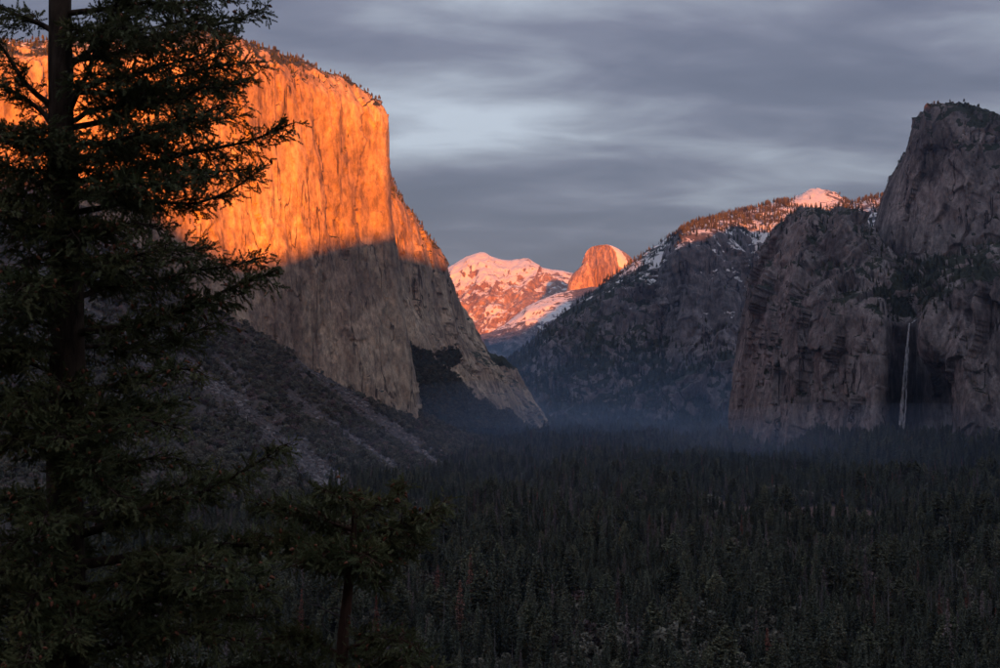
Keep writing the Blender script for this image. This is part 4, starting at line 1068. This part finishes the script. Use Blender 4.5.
def build_shrubs():
    rng = np.random.default_rng(5); X, Y = [], []; y = 1500.0
    while y < 3900:
        s = 11.0; x0, x1 = (-60 - 500) / FPX * y, (520 - 500) / FPX * y
        n = int((x1 - x0) / s); X.append(np.linspace(x0, x1, n) + rng.uniform(-0.6, 0.6, n) * s); Y.append(y + rng.uniform(-0.6, 0.6, n) * s); y += s
    X, Y = np.concatenate(X), np.concatenate(Y); ls = left_slope(X, Y)
    k = ls > 14; X, Y, ls = X[k], Y[k], ls[k]; Z = H(X, Y); W = np.stack([X, Y, Z], -1); px, py = to_px(W)
    tm = talus_mask(px, py); dn = fbm(W / 60.0, 3, 44)
    k = (rng.random(len(X)) > tm * 1.6) & (dn > -0.34) & (Z < 760) & (rng.random(len(X)) > 0.75 * smooth(330, 520, Z))
    W, px, py = W[k], px[k], py[k]; n = len(W)
    scl = vary(rng, n, 0.7, 2.1, 0.25); idx = rng.choice([10, 11, 13, 13, 12], n, p=[0.3, 0.3, 0.2, 0.14, 0.06]); rot = rng.uniform(0, 6.28, n)
    W[:, 2] -= 0.2
    app = scl[:, 2] / W[:, 1] * ((px > 240) & (px < 480) & (py < 500))
    pick = np.zeros(n, bool); pick[np.argsort(-app)[:260]] = True
    for i in np.nonzero(pick)[0]:
        o = bpy.data.objects.new('oak_shrub', MESH[idx[i]][0].data); col.objects.link(o)
        o.location = W[i]; o.scale = scl[i]; o.rotation_euler = (0, 0, rot[i])
        bare = idx[i] == 12
        tag(o, 'leafless greyish shrub on the talus hillside below the golden cliff' if bare else 'rounded grey green oak shrub on the talus hillside below the golden cliff', 'shrub', 'leafless shrubs on the talus hillside' if bare else 'oak shrubs on the talus hillside')
    r = ~pick
    instancer('hillside_brush', W[r], scl[r], rot[r], idx[r], 'grey green brush covering the talus hillside under the golden cliff', 'brush')
    # loose boulders in the scree chutes
    nb = 60000; yb = rng.uniform(1900, 3700, nb); pxb = rng.uniform(0, 500, nb); xb = (pxb - 500) / FPX * yb; lb = left_slope(xb, yb)
    ok = lb > 12; xb, yb = xb[ok], yb[ok]; zb = H(xb, yb); Wb = np.stack([xb, yb, zb], -1); qx, qy = to_px(Wb); tb = talus_mask(qx, qy)
    ok = rng.random(len(xb)) < np.clip(tb * 1.3 - 0.2, 0.012, 1) ; Wb = Wb[ok]; nb = len(Wb)
    sb = np.clip(rng.gamma(2.0, 0.9, nb), 0.7, 7.0)[:, None] * rng.uniform(0.7, 1.2, (nb, 3))
    instancer('scree_boulders', Wb, sb, rng.uniform(0, 6.28, nb), rng.choice([14, 15, 16], nb), 'grey boulders in the scree chutes of the hillside', 'boulders')
    print('shrubs', n, 'boulders', nb)
build_shrubs()

# ------------------------------------------------------------------ the two conifers beside the viewpoint
mat_tbark = bark_mat('tree_bark', (0.022, 0.016, 0.013), (0.085, 0.060, 0.045), 9.0)
mat_rbark = bark_mat('red_bark', (0.050, 0.028, 0.020), (0.120, 0.068, 0.050), 9.0)
def needle_mat():
    m = new_mat('near_needles'); s = NT(m)
    n = s.noise(s.coord((1.6,) * 3), 1, 4, 0.6); n2 = s.noise(s.coord((14.0,) * 3), 1, 2, 0.5)
    c = s.mix(s.ramp(n, 0.32, 0.68), (0.078, 0.098, 0.040), (0.135, 0.138, 0.056))
    c = s.mix(s.ramp(n2, 0.60, 0.74, 0, 0.6), c, (0.11, 0.066, 0.028))
    s.bsdf(c, 0.6, 0.25); return m
mat_needle = needle_mat()
def cone_mat():
    m = new_mat('cone_scales'); s = NT(m)
    n = s.noise(s.coord((40.0,) * 3), 1, 3, 0.6)
    s.bsdf(s.mix(n, (0.13, 0.048, 0.026), (0.24, 0.092, 0.05)), 0.7, 0.2, n, 0.01, 0.7); return m
mat_cone = cone_mat()
def tuft_template():
    V, F = [], []; k = 0
    for pl in range(2):
        for i in range(3):
            s0 = 0.03 + 0.28 * i; w = 0.225 * (1 - 0.16 * i)
            for sg in (-1, 1):
                tri = [(s0, 0), (s0 + 0.27, 0), (s0 + 0.46, sg * w)]
                V += [(x, y if pl == 0 else 0.25 * y, 0.05 * abs(y) if pl == 0 else y) for x, y in tri]; F.append((k, k + 1, k + 2)); k += 3
        tri = [(0.80, -0.10), (0.80, 0.10), (1.12, 0)]
        V += [(x, y if pl == 0 else 0, 0 if pl == 0 else y) for x, y in tri]; F.append((k, k + 1, k + 2)); k += 3
    return np.array(V), np.array(F)
TUFT_V, TUFT_F = tuft_template()
def frames(d, rng):
    d = d / np.maximum(np.linalg.norm(d, axis=1, keepdims=True), 1e-9)
    r = rng.normal(size=d.shape) * 0.6 + np.array([0, 0, 1.0])
    b = np.cross(r, d); b /= np.maximum(np.linalg.norm(b, axis=1, keepdims=True), 1e-9)
    return d, b, np.cross(d, b)
def lay(tV, tF, base, d, ln, wd, rng):
    a, b, c = frames(d, rng)
    V = base[:, None] + a[:, None] * (tV[None, :, 0:1] * ln[:, None, None]) + b[:, None] * (tV[None, :, 1:2] * wd[:, None, None]) + c[:, None] * (tV[None, :, 2:3] * wd[:, None, None])
    n = len(base); F = tF[None] + (np.arange(n) * len(tV))[:, None, None]
    return V.reshape(-1, 3), F.reshape(-1, 3)
def cone_template():
    V, F = [], []
    prof = [(0, 0.05), (0.15, 0.34), (0.45, 0.42), (0.75, 0.28), (1.0, 0.04)]
    for x, r in prof:
        for a in range(4): V.append((x, r * math.cos(a * math.pi / 2), r * math.sin(a * math.pi / 2)))
    for i in range(4):
        for a in range(4):
            p, q = i * 4 + a, i * 4 + (a + 1) % 4; F += [(p, q, q + 4), (p, q + 4, p + 4)]
    return np.array(V), np.array(F)
CONE_V, CONE_F = cone_template()

def grow_limb(tree, pts, r0, lsec, rng, dens=1.0, start=0.15, bark=None, cones=None, conep=0.05, leafy=1.0, droop=0.25, up=0.0):
    pts = np.asarray(pts, float); t = np.concatenate([[0], np.cumsum(np.linalg.norm(np.diff(pts, axis=0), axis=1))]); L = t[-1]
    n = max(8, int(L / 0.11)); tt = np.linspace(0, L, n); c = pchip(t, pts, tt)
    wig = np.stack([np.interp(tt, np.linspace(0, L, 7), rng.normal(0, 0.022, 7)) for _ in range(3)], -1); c = c + wig * np.minimum(1, tt / 0.3)[:, None]
    wood = Acc(); rad = r0 * (1 - 0.88 * (tt / L) ** 0.8) + 0.003
    wood.add(*tube(c, rad, 7))
    T = np.gradient(c, axis=0); T /= np.linalg.norm(T, axis=1, keepdims=True)
    TB, TD, TL = [], [], []; cb = []
    ns = int(L * (1 - start) / 0.034 * dens)
    for k in range(ns):
        f = start + (1 - start) * (k + rng.uniform(0, 1)) / ns; i = min(n - 1, int(f * (n - 1) + 0.5))
        o = c[i]; ta = T[i]; hs = np.cross(ta, [0, 0, 1.0]); hs /= max(np.linalg.norm(hs), 1e-6)
        sg = 1 if k % 2 else -1
        ang = rng.uniform(0.5, 1.25)
        d = ta * math.cos(ang) + hs * sg * math.sin(ang) + np.array([0, 0, rng.normal(up, 0.38)])
        d /= np.linalg.norm(d)
        ls = lsec * (1 - 0.6 * f ** 1.5) * rng.uniform(0.5, 1.25)
        q = np.linspace(0, 1, 5)[:, None]
        sp = o + d * (ls * q) + np.array([0, 0, 1.0]) * (-droop * ls * q ** 2 + 0.12 * ls * q ** 4) + rng.normal(0, 0.012, (5, 3)) * q
        wood.add(*tube(sp, np.linspace(0.0085, 0.0025, 5), 3))
        m = max(2, int(ls / 0.032 * leafy))
        for u in np.linspace(0.16, 1.0, m):
            b = np.array([np.interp(u, q[:, 0], sp[:, j]) for j in range(3)])
            td = sp[-1] - sp[-2]; td /= np.linalg.norm(td)
            s2 = np.cross(td, [0, 0, 1.0]); sg2 = rng.choice([-1, 1])
            d2 = td * rng.uniform(0.5, 1.0) + s2 * sg2 * rng.uniform(0.2, 0.9) + np.array([0, 0, rng.normal(-0.02, 0.45)])
            d2 /= np.linalg.norm(d2); l2 = rng.uniform(0.06, 0.20) * (1.2 - 0.5 * u)
            e = b + d2 * l2 - np.array([0, 0, 0.3 * l2 * droop])
            nt_ = max(1, int(l2 / 0.044))
            for w in range(nt_):
                g = (w + rng.uniform(0.2, 0.9)) / nt_
                TB.append(b + (e - b) * g); sd = rng.normal(0, 0.42, 3); TD.append(d2 + sd); TL.append(rng.uniform(0.058, 0.108))
            if l2 > 0.09: wood.add(*tube(np.stack([b, e]), [0.003, 0.0012], 3))
            if cones is not None and rng.random() < conep * 1.2 + 0.008 and (d2[2] > -0.3): cb.append((e, d2))
    V, F = wood.get()
    lo = mesh_obj('limb', V, F, [bark], parent=tree)
    if TB:
        TB, TD, TL = np.array(TB), np.array(TD), np.array(TL)
        fV, fF = lay(TUFT_V, TUFT_F, TB, TD, TL, TL * 1.0, rng)
        fo = mesh_obj('foliage', fV, fF, [mat_needle], parent=lo, smooth_=False); fo['kind'] = 'stuff'
    if cones is not None: cones.extend(cb)
    return len(TB)

def build_near_trees():
    rng = np.random.default_rng(2024); D = 15.0
    def pl(pts, D=D): return np.array([P(p[0], p[1], D + (p[2] if len(p) > 2 else 0)) for p in pts])
    # --- the large conifer on the left
    gx = P(64, 668, D)[0]; gz = float(H(np.array([gx]), np.array([D]))[0])
    base = np.array([gx, D, gz])
    root = empty('conifer', base)
    tag(root, 'large dark conifer with layered boughs and reddish brown cones beside the viewpoint', 'tree')
    def rel(a): return np.asarray(a) - base
    tr = np.vstack([[gx - 0.02, D, gz - 0.6], P(67, 760, D), P(66, 668, D), P(65, 550, D), P(66, 440, D), P(68, 330, D), P(66, 220, D), P(61, 120, D), P(60, 0, D), P(61, -200, D), P(62, -420, D), P(63, -760, D)])
    trr = np.array([0.34, 0.235, 0.215, 0.20, 0.185, 0.17, 0.150, 0.135, 0.118, 0.09, 0.06, 0.012])
    tt = np.linspace(0, len(tr) - 1, 90); k = np.arange(len(tr)).astype(float)
    tc = pchip(k, tr, tt); rr = np.interp(tt, k, trr) * (1 + 0.04 * np.sin(tt * 7))
    V, F = tube(rel(tc), rr, 18)
    nb = fbm(V * np.array([9, 9, 1.6]), 3, 88, 0.55, True); cen = np.repeat(rel(tc), 18, axis=0); V = V + (V - cen) * (0.09 * nb)[:, None]
    mesh_obj('trunk', V, F, [mat_tbark], parent=root)
    cones = []
    limbs = [  # (points px, py, metres nearer(-)/farther(+)), radius, spray length, cone chance
        ([(64, 70, 0), (105, 32, 0.2), (132, -8, 0.3), (150, -50, 0.4)], 0.035, 0.30, 0.02),
        ([(68, 118, 0), (92, 62, -0.3), (118, 5, -0.5), (128, -40, -0.6)], 0.034, 0.28, 0.02),
        ([(66, 62, 0), (120, 52, 0.3), (180, 34, 0.6), (232, 22, 0.8), (262, 6, 0.9)], 0.034, 0.42, 0.03),
        ([(66, 14, 0), (120, 8, -0.3), (180, 4, -0.5), (240, -8, -0.7)], 0.034, 0.42, 0.02),
        ([(68, 128, 0), (118, 118, 0.2), (165, 82, 0.4), (212, 68, 0.6), (258, 62, 0.7)], 0.036, 0.38, 0.02),
        ([(70, 122, 0), (130, 100, -0.5), (180, 94, -0.8), (235, 84, -1.0)], 0.03, 0.34, 0.02),
        ([(68, 182, 0), (130, 170, -0.2), (190, 155, -0.4), (242, 143, -0.5), (291, 128, -0.6)], 0.040, 0.36, 0.03),
        ([(68, 165, 0), (120, 145, 0.4), (180, 128, 0.8), (232, 118, 1.0)], 0.032, 0.36, 0.02),
        ([(68, 215, 0), (130, 203, 0.2), (190, 203, 0.4), (225, 194, 0.5), (258, 176, 0.6)], 0.036, 0.32, 0.02),
        ([(66, 250, 0), (100, 232, -0.5), (135, 225, -0.9), (160, 228, -1.1)], 0.030, 0.30, 0.09),
        ([(70, 335, 0), (130, 328, -0.3), (190, 306, -0.5), (232, 286, -0.6), (274, 272, -0.7)], 0.048, 0.42, 0.10),
        ([(70, 300, 0), (120, 285, 0.4), (170, 275, 0.7), (225, 268, 0.9), (262, 258, 1.0)], 0.036, 0.36, 0.05),
        ([(72, 392, 0), (120, 382, -0.4), (160, 374, -0.7), (198, 368, -0.9)], 0.034, 0.34, 0.11),
        ([(72, 440, 0), (110, 425, -0.6), (150, 420, -1.0), (182, 430, -1.2)], 0.032, 0.34, 0.11),
        ([(74, 478, 0), (120, 462, 0.3), (160, 460, 0.5), (196, 468, 0.6)], 0.030, 0.32, 0.06),
        ([(76, 535, 0), (140, 512, -0.2), (200, 490, -0.4), (245, 468, -0.5), (282, 444, -0.6)], 0.050, 0.34, 0.05),
        ([(78, 520, 0), (130, 500, 0.6), (180, 485, 1.0), (235, 478, 1.3)], 0.034, 0.36, 0.04),
        ([(78, 566, 0), (150, 552, 0.1), (225, 545, 0.2), (290, 545, 0.2), (330, 545, 0.2)], 0.060, 0.46, 0.05),
        ([(78, 610, 0), (150, 600, -0.3), (215, 592, -0.5), (270, 590, -0.7)], 0.050, 0.46, 0.03),
        ([(76, 655, 0), (140, 640, -0.4), (200, 630, -0.7), (250, 645, -0.9)], 0.045, 0.44, 0.04),
        ([(76, 700, 0), (150, 680, 0.2), (220, 668, 0.3), (270, 672, 0.4)], 0.045, 0.44, 0.03),
        ([(66, 40, 0), (110, 30, -0.8), (160, 22, -1.2), (205, 16, -1.5)], 0.028, 0.46, 0.02),
        ([(66, 86, 0), (120, 80, -0.6), (175, 62, -1.0), (228, 46, -1.2)], 0.030, 0.46, 0.03),
        ([(66, 92, 0), (125, 92, 0.7), (180, 88, 1.1), (250, 78, 1.4)], 0.030, 0.46, 0.02),
        ([(66, 150, 0), (125, 138, -0.7), (180, 120, -1.1), (225, 104, -1.4)], 0.030, 0.44, 0.03),
        ([(66, 200, 0), (115, 190, -0.8), (165, 182, -1.3), (210, 176, -1.6)], 0.030, 0.42, 0.04),
        ([(68, 158, 0), (130, 160, 0.8), (190, 172, 1.2), (250, 168, 1.5)], 0.030, 0.40, 0.02),
        ([(68, 280, 0), (120, 262, -0.8), (170, 250, -1.2), (205, 250, -1.4)], 0.030, 0.40, 0.06),
        ([(68, 345, 0), (120, 348, 0.6), (170, 338, 1.0), (215, 325, 1.2)], 0.032, 0.42, 0.05),
        ([(70, 420, 0), (110, 410, 0.6), (150, 405, 0.9), (178, 400, 1.1)], 0.030, 0.38, 0.05),
        ([(76, 590, 0), (140, 575, -0.6), (200, 565, -1.0), (250, 570, -1.2)], 0.040, 0.48, 0.04),
        ([(76, 625, 0), (140, 615, 0.5), (200, 612, 0.8), (262, 618, 1.0)], 0.040, 0.48, 0.03),
        # left side
        ([(58, 34, 0), (30, 20, 0.1), (0, 5, 0.2), (-40, -12, 0.2)], 0.034, 0.30, 0.02),
        ([(56, 110, 0), (30, 85, -0.2), (2, 48, -0.3), (-30, 10, -0.4)], 0.036, 0.26, 0.02),
        ([(56, 128, 0), (25, 100, 0.2), (-5, 84, 0.3), (-50, 72, 0.3)], 0.034, 0.28, 0.02),
        ([(56, 145, 0), (30, 140, -0.6), (0, 135, -1.0), (-40, 140, -1.3)], 0.032, 0.36, 0.02),
        ([(60, 190, 0), (30, 175, 0.3), (0, 165, 0.5), (-50, 160, 0.6)], 0.034, 0.34, 0.03),
        ([(62, 240, 0), (30, 225, -0.6), (0, 215, -1.0), (-45, 215, -1.2)], 0.034, 0.36, 0.06),
        ([(62, 318, 0), (30, 290, 0.1), (0, 272, 0.2), (-50, 262, 0.3)], 0.046, 0.30, 0.05),
        ([(60, 350, 0), (25, 345, -0.5), (-10, 350, -0.8), (-60, 360, -1.0)], 0.034, 0.38, 0.06),
        ([(60, 410, 0), (30, 400, 0.5), (0, 398, 0.8), (-50, 405, 1.0)], 0.034, 0.34, 0.05),
        ([(58, 470, 0), (30, 440, -0.3), (0, 420, -0.5), (-40, 410, -0.6)], 0.034, 0.34, 0.07),
        ([(58, 520, 0), (30, 505, -0.6), (0, 500, -1.0), (-50, 505, -1.3)], 0.034, 0.38, 0.06),
        ([(56, 588, 0), (25, 578, 0.2), (-5, 574, 0.3), (-60, 575, 0.4)], 0.044, 0.30, 0.04),
        ([(56, 630, 0), (25, 615, -0.4), (-5, 606, -0.7), (-60, 605, -0.9)], 0.040, 0.40, 0.05),
        ([(56, 680, 0), (25, 665, 0.2), (-5, 660, 0.3), (-60, 662, 0.4)], 0.040, 0.40, 0.03),
    ]
    total = 0
    for pts, r0, ls, cp in limbs:
        total += grow_limb(root, rel(pl(pts)), r0, ls, rng, bark=mat_tbark, cones=cones, conep=cp)
    # boughs that come towards us or go away from us, all round the trunk
    for i in range(52):
        py = 140 + 550 * (i + rng.uniform(0, 0.9)) / 52
        az = (i * 2.4) % (2 * math.pi); az = az if abs(math.cos(az)) < 0.72 else az + 1.2
        if i % 3 == 0: az = -math.pi / 2 + rng.normal(0, 0.7)
        L = rng.uniform(0.75, 1.45) * (0.8 + 0.5 * (py - 150) / 540)
        o = P(np.interp(py, (0, 668), (62, 66)), py, D); d = np.array([math.cos(az) * 0.95, math.sin(az), 0])
        pts = np.stack([o, o + d * L * 0.4 + [0, 0, 0.10 * L], o + d * L * 0.75 + [0, 0, 0.10 * L], o + d * L + [0, 0, 0.02 * L]])
        total += grow_limb(root, rel(pts), 0.026, 0.36, rng, bark=mat_tbark, cones=cones, conep=0.07, start=0.22)
    # the part of the tree above the picture, and below it
    for i in range(16):
        py = -30 - 680 * (i + rng.uniform(0, 0.9)) / 16; az = i * 2.4
        L = 2.2 * (1 - (-py / 790.0)) + 0.25; o = P(62, py, D); d = np.array([math.cos(az), math.sin(az), 0])
        pts = np.stack([o, o + d * L * 0.4 + [0, 0, 0.12 * L], o + d * L * 0.75 + [0, 0, 0.12 * L], o + d * L + [0, 0, 0.10 * L]])
        total += grow_limb(root, rel(pts), 0.026, 0.34, rng, bark=mat_tbark, cones=None, dens=0.6, start=0.2)
    def put_cones(root, cones):
        if not cones: return
        B = np.array([c[0] for c in cones]); Dn = np.array([c[1] for c in cones]) * 0.5 + np.array([0, 0, -0.5]) + rng.normal(0, 0.25, (len(cones), 3))
        ln = rng.uniform(0.045, 0.070, len(B)); V, F = lay(CONE_V, CONE_F, B, Dn, ln, ln * 0.75, rng)
        o = mesh_obj('cones', V, F, [mat_cone], parent=root); o['kind'] = 'stuff'
    put_cones(root, cones)
    # --- the smaller tree right of it
    D2 = 15.6
    gx = P(340, 700, D2)[0]; gz = float(H(np.array([gx]), np.array([D2]))[0]); base = np.array([gx, D2, gz])
    r2 = empty('small_conifer', base); tag(r2, 'slender reddish trunked small conifer with a flat wide crown and bare curling twigs', 'tree')
    def rel(a): return np.asarray(a) - base
    tr = np.vstack([[gx, D2, gz - 0.5], P(336, 800, D2), P(340, 700, D2), P(343, 640, D2), P(347, 600, D2), P(351, 560, D2), P(354, 525, D2), P(352, 492, D2)])
    k = np.arange(len(tr)).astype(float); tt = np.linspace(0, len(tr) - 1, 60); tc = pchip(k, tr, tt); rr = np.interp(tt, k, [0.115, 0.09, 0.075, 0.066, 0.058, 0.046, 0.030, 0.012])
    V, F = tube(rel(tc), rr, 12); mesh_obj('trunk', V, F, [mat_rbark], parent=r2)
    cones = []
    def p2(pts): return pl(pts, D2)
    for pts, r0, ls, cp in [
        ([(353, 545, 0), (385, 532, -0.2), (415, 520, -0.3), (444, 506, -0.4)], 0.022, 0.30, 0.10),
        ([(352, 555, 0), (380, 552, 0.2), (405, 545, 0.3), (425, 540, 0.3)], 0.020, 0.28, 0.08),
        ([(352, 520, 0), (375, 508, 0.1), (395, 495, 0.2), (404, 486, 0.2)], 0.018, 0.26, 0.10),
        ([(352, 512, 0), (345, 500, -0.3), (335, 492, -0.5), (322, 488, -0.6)], 0.018, 0.28, 0.10),
        ([(352, 530, 0), (320, 518, 0.1), (290, 508, 0.2), (258, 505, 0.3)], 0.022, 0.34, 0.09),
        ([(351, 552, 0), (318, 548, -0.2), (285, 540, -0.3), (250, 538, -0.4)], 0.022, 0.36, 0.07),
        ([(351, 560, 0), (355, 560, -0.5), (362, 558, -0.9), (372, 556, -1.1)], 0.018, 0.32, 0.08),
        ([(352, 535, 0), (345, 530, 0.5), (335, 524, 0.8), (325, 520, 1.0)], 0.018, 0.32, 0.06),
        ([(352, 548, 0), (335, 552, -0.5), (315, 556, -0.8), (300, 566, -1.0)], 0.018, 0.32, 0.06),
        ([(351, 562, 0), (365, 575, 0.1), (376, 585, 0.2), (384, 590, 0.2)], 0.014, 0.24, 0.05),
        # lower skirt
        ([(343, 650, 0), (375, 640, -0.2), (400, 638, -0.3), (420, 648, -0.4)], 0.020, 0.30, 0.02),
        ([(342, 655, 0), (310, 640, -0.2), (285, 634, -0.3), (262, 642, -0.4)], 0.020, 0.32, 0.02),
        ([(341, 675, 0), (375, 664, 0.3), (405, 660, 0.4), (430, 668, 0.5)], 0.020, 0.32, 0.02),
        ([(341, 680, 0), (305, 668, 0.2), (275, 662, 0.3), (245, 668, 0.3)], 0.020, 0.34, 0.02),
        ([(340, 700, 0), (345, 690, -0.5), (350, 684, -0.9), (355, 686, -1.2)], 0.020, 0.34, 0.02)]:
        total += grow_limb(r2, rel(p2(pts)), r0, ls, rng, bark=mat_rbark, cones=cones, conep=cp, start=0.10, up=0.08, dens=1.75)
    for pts, r0 in [([(345, 618, 0), (330, 612, -0.05), (320, 606, -0.1), (317, 596, -0.1), (319, 590, -0.1)], 0.016), ([(346, 612, 0), (335, 608, 0.1), (325, 613, 0.15), (322, 622, 0.15), (330, 632, 0.15), (341, 634, 0.1)], 0.014),
                    ([(320, 606, -0.1), (310, 604, -0.1), (305, 596, -0.1), (304, 588, -0.1)], 0.010), ([(346, 614, 0), (352, 618, -0.1), (356, 624, -0.1)], 0.009)]:
        c = rel(p2(pts)); k = np.arange(len(c)).astype(float); tt = np.linspace(0, len(c) - 1, 26); cc = pchip(k, c, tt)
        V, F = tube(cc, np.linspace(r0, 0.003, 26), 6); o = mesh_obj('bare_twig', V, F, [mat_greybark], parent=r2)
    put_cones(r2, cones)
    print('tufts', total)
build_near_trees()

# ------------------------------------------------------------------ haze over the whole valley
def build_haze():
    m = new_mat('haze_air'); s = NT(m)
    v = s.n('ShaderNodeVolumePrincipled'); v.inputs['Color'].default_value = (0.36, 0.58, 1.0, 1); v.inputs['Density'].default_value = 1.6e-5; v.inputs['Anisotropy'].default_value = 0.7
    s.l(v.outputs[0], s.out.inputs['Volume'])
    x0, x1, y0, y1, z0, z1 = -9500, 9500, -6600, 24000, -12, 2100
    V = [(x, y, z) for x in (x0, x1) for y in (y0, y1) for z in (z0, z1)]
    F = [(0, 1, 3, 2), (4, 6, 7, 5), (0, 4, 5, 1), (2, 3, 7, 6), (0, 2, 6, 4), (1, 5, 7, 3)]
    o = mesh_obj('haze', V, F, [m], smooth_=False); tag(o, 'thin blue haze filling the valley air', 'haze', kind='stuff')
build_haze()

def build_mist():
    m = new_mat('mist_air'); s = NT(m)
    v = s.n('ShaderNodeVolumePrincipled'); v.inputs['Color'].default_value = (0.42, 0.64, 1.0, 1); v.inputs['Density'].default_value = 1.1e-4; v.inputs['Anisotropy'].default_value = 0.3
    s.l(v.outputs[0], s.out.inputs['Volume'])
    # a shallow bank lying on the valley floor, its top gently uneven
    xs = np.linspace(-2600, 2600, 40); ys = np.linspace(1500, 8600, 64)
    X, Y = np.meshgrid(xs, ys); q = np.stack([X, Y, 0 * X], -1)
    top = 12 + 85 * smooth(0, 1300, Y - 1500) * (1 + 0.25 * fbm(q / 350.0, 3, 404)) + 400 * smooth(2600, 8600, Y) * (1 + 0.2 * fbm(q / 600.0, 3, 402)); bot = 0 * X - 8.0
    T = np.stack([X, Y, top], -1).reshape(-1, 3); B = np.stack([X, Y, bot], -1).reshape(-1, 3)
    nx, ny = len(xs), len(ys); i = np.arange(nx * ny).reshape(ny, nx); n = nx * ny
    F = [grid_faces(nx, ny), grid_faces(nx, ny)[:, ::-1] + n]
    for edge in (i[0, :], i[:, -1], i[-1, ::-1], i[::-1, 0]):
        F.append(np.stack([edge[1:], edge[:-1], edge[:-1] + n, edge[1:] + n], -1))
    o = mesh_obj('mist', np.vstack([T, B]), np.vstack(F), [m], smooth_=False)
    tag(o, 'low blue mist bank lying on the far valley floor', 'mist', kind='stuff')
build_mist()

def mist_lens(c, r, dens):
    m = new_mat('mist_lens_air'); s = NT(m)
    v = s.n('ShaderNodeVolumePrincipled'); v.inputs['Color'].default_value = (0.52, 0.70, 1.0, 1); v.inputs['Density'].default_value = dens; v.inputs['Anisotropy'].default_value = 0.2
    s.l(v.outputs[0], s.out.inputs['Volume'])
    nu, nv = 40, 21; u = np.linspace(0, 2 * math.pi, nu, endpoint=False); t = np.linspace(-math.pi / 2, math.pi / 2, nv)[1:-1]
    T, U = np.meshgrid(t, u, indexing='ij'); d = np.stack([np.cos(T) * np.cos(U), np.cos(T) * np.sin(U), np.sin(T)], -1)
    k = 1 + 0.22 * fbm(d * 1.7 + 5, 3, int(c[1]) % 97); V = (d * k[..., None] * np.array(r)).reshape(-1, 3)
    i = np.arange((nv - 2) * nu).reshape(nv - 2, nu); j = np.roll(i, -1, 1); n = len(V)
    F = quads_to_tris(np.stack([i[:-1], j[:-1], j[1:], i[1:]], -1).reshape(-1, 4))
    F = np.vstack([F, np.stack([j[0], i[0], np.full(nu, n)], -1), np.stack([i[-1], j[-1], np.full(nu, n + 1)], -1)])
    V = np.vstack([V, [0, 0, -r[2]], [0, 0, r[2]]]) + np.array(c)
    return mesh_obj('mist', V, F, [m], smooth_=False)
tag(mist_lens(P(900, 436, 2560), (430, 300, 60), 2.4e-4), 'soft blue mist drifting at the foot of the waterfall', 'mist', kind='stuff')
tag(mist_lens(P(770, 442, 3000), (330, 260, 50), 2.2e-4), 'soft blue mist below the brown granite wall', 'mist', kind='stuff')
tag(mist_lens(P(470, 408, 3950), (240, 300, 75), 2.6e-4), 'pale mist over the brushy shelf beside the golden cliff', 'mist', kind='stuff')
tag(mist_lens(P(570, 424, 4700), (420, 500, 70), 1.8e-4), 'pale mist on the valley floor below the blue ridge', 'mist', kind='stuff')
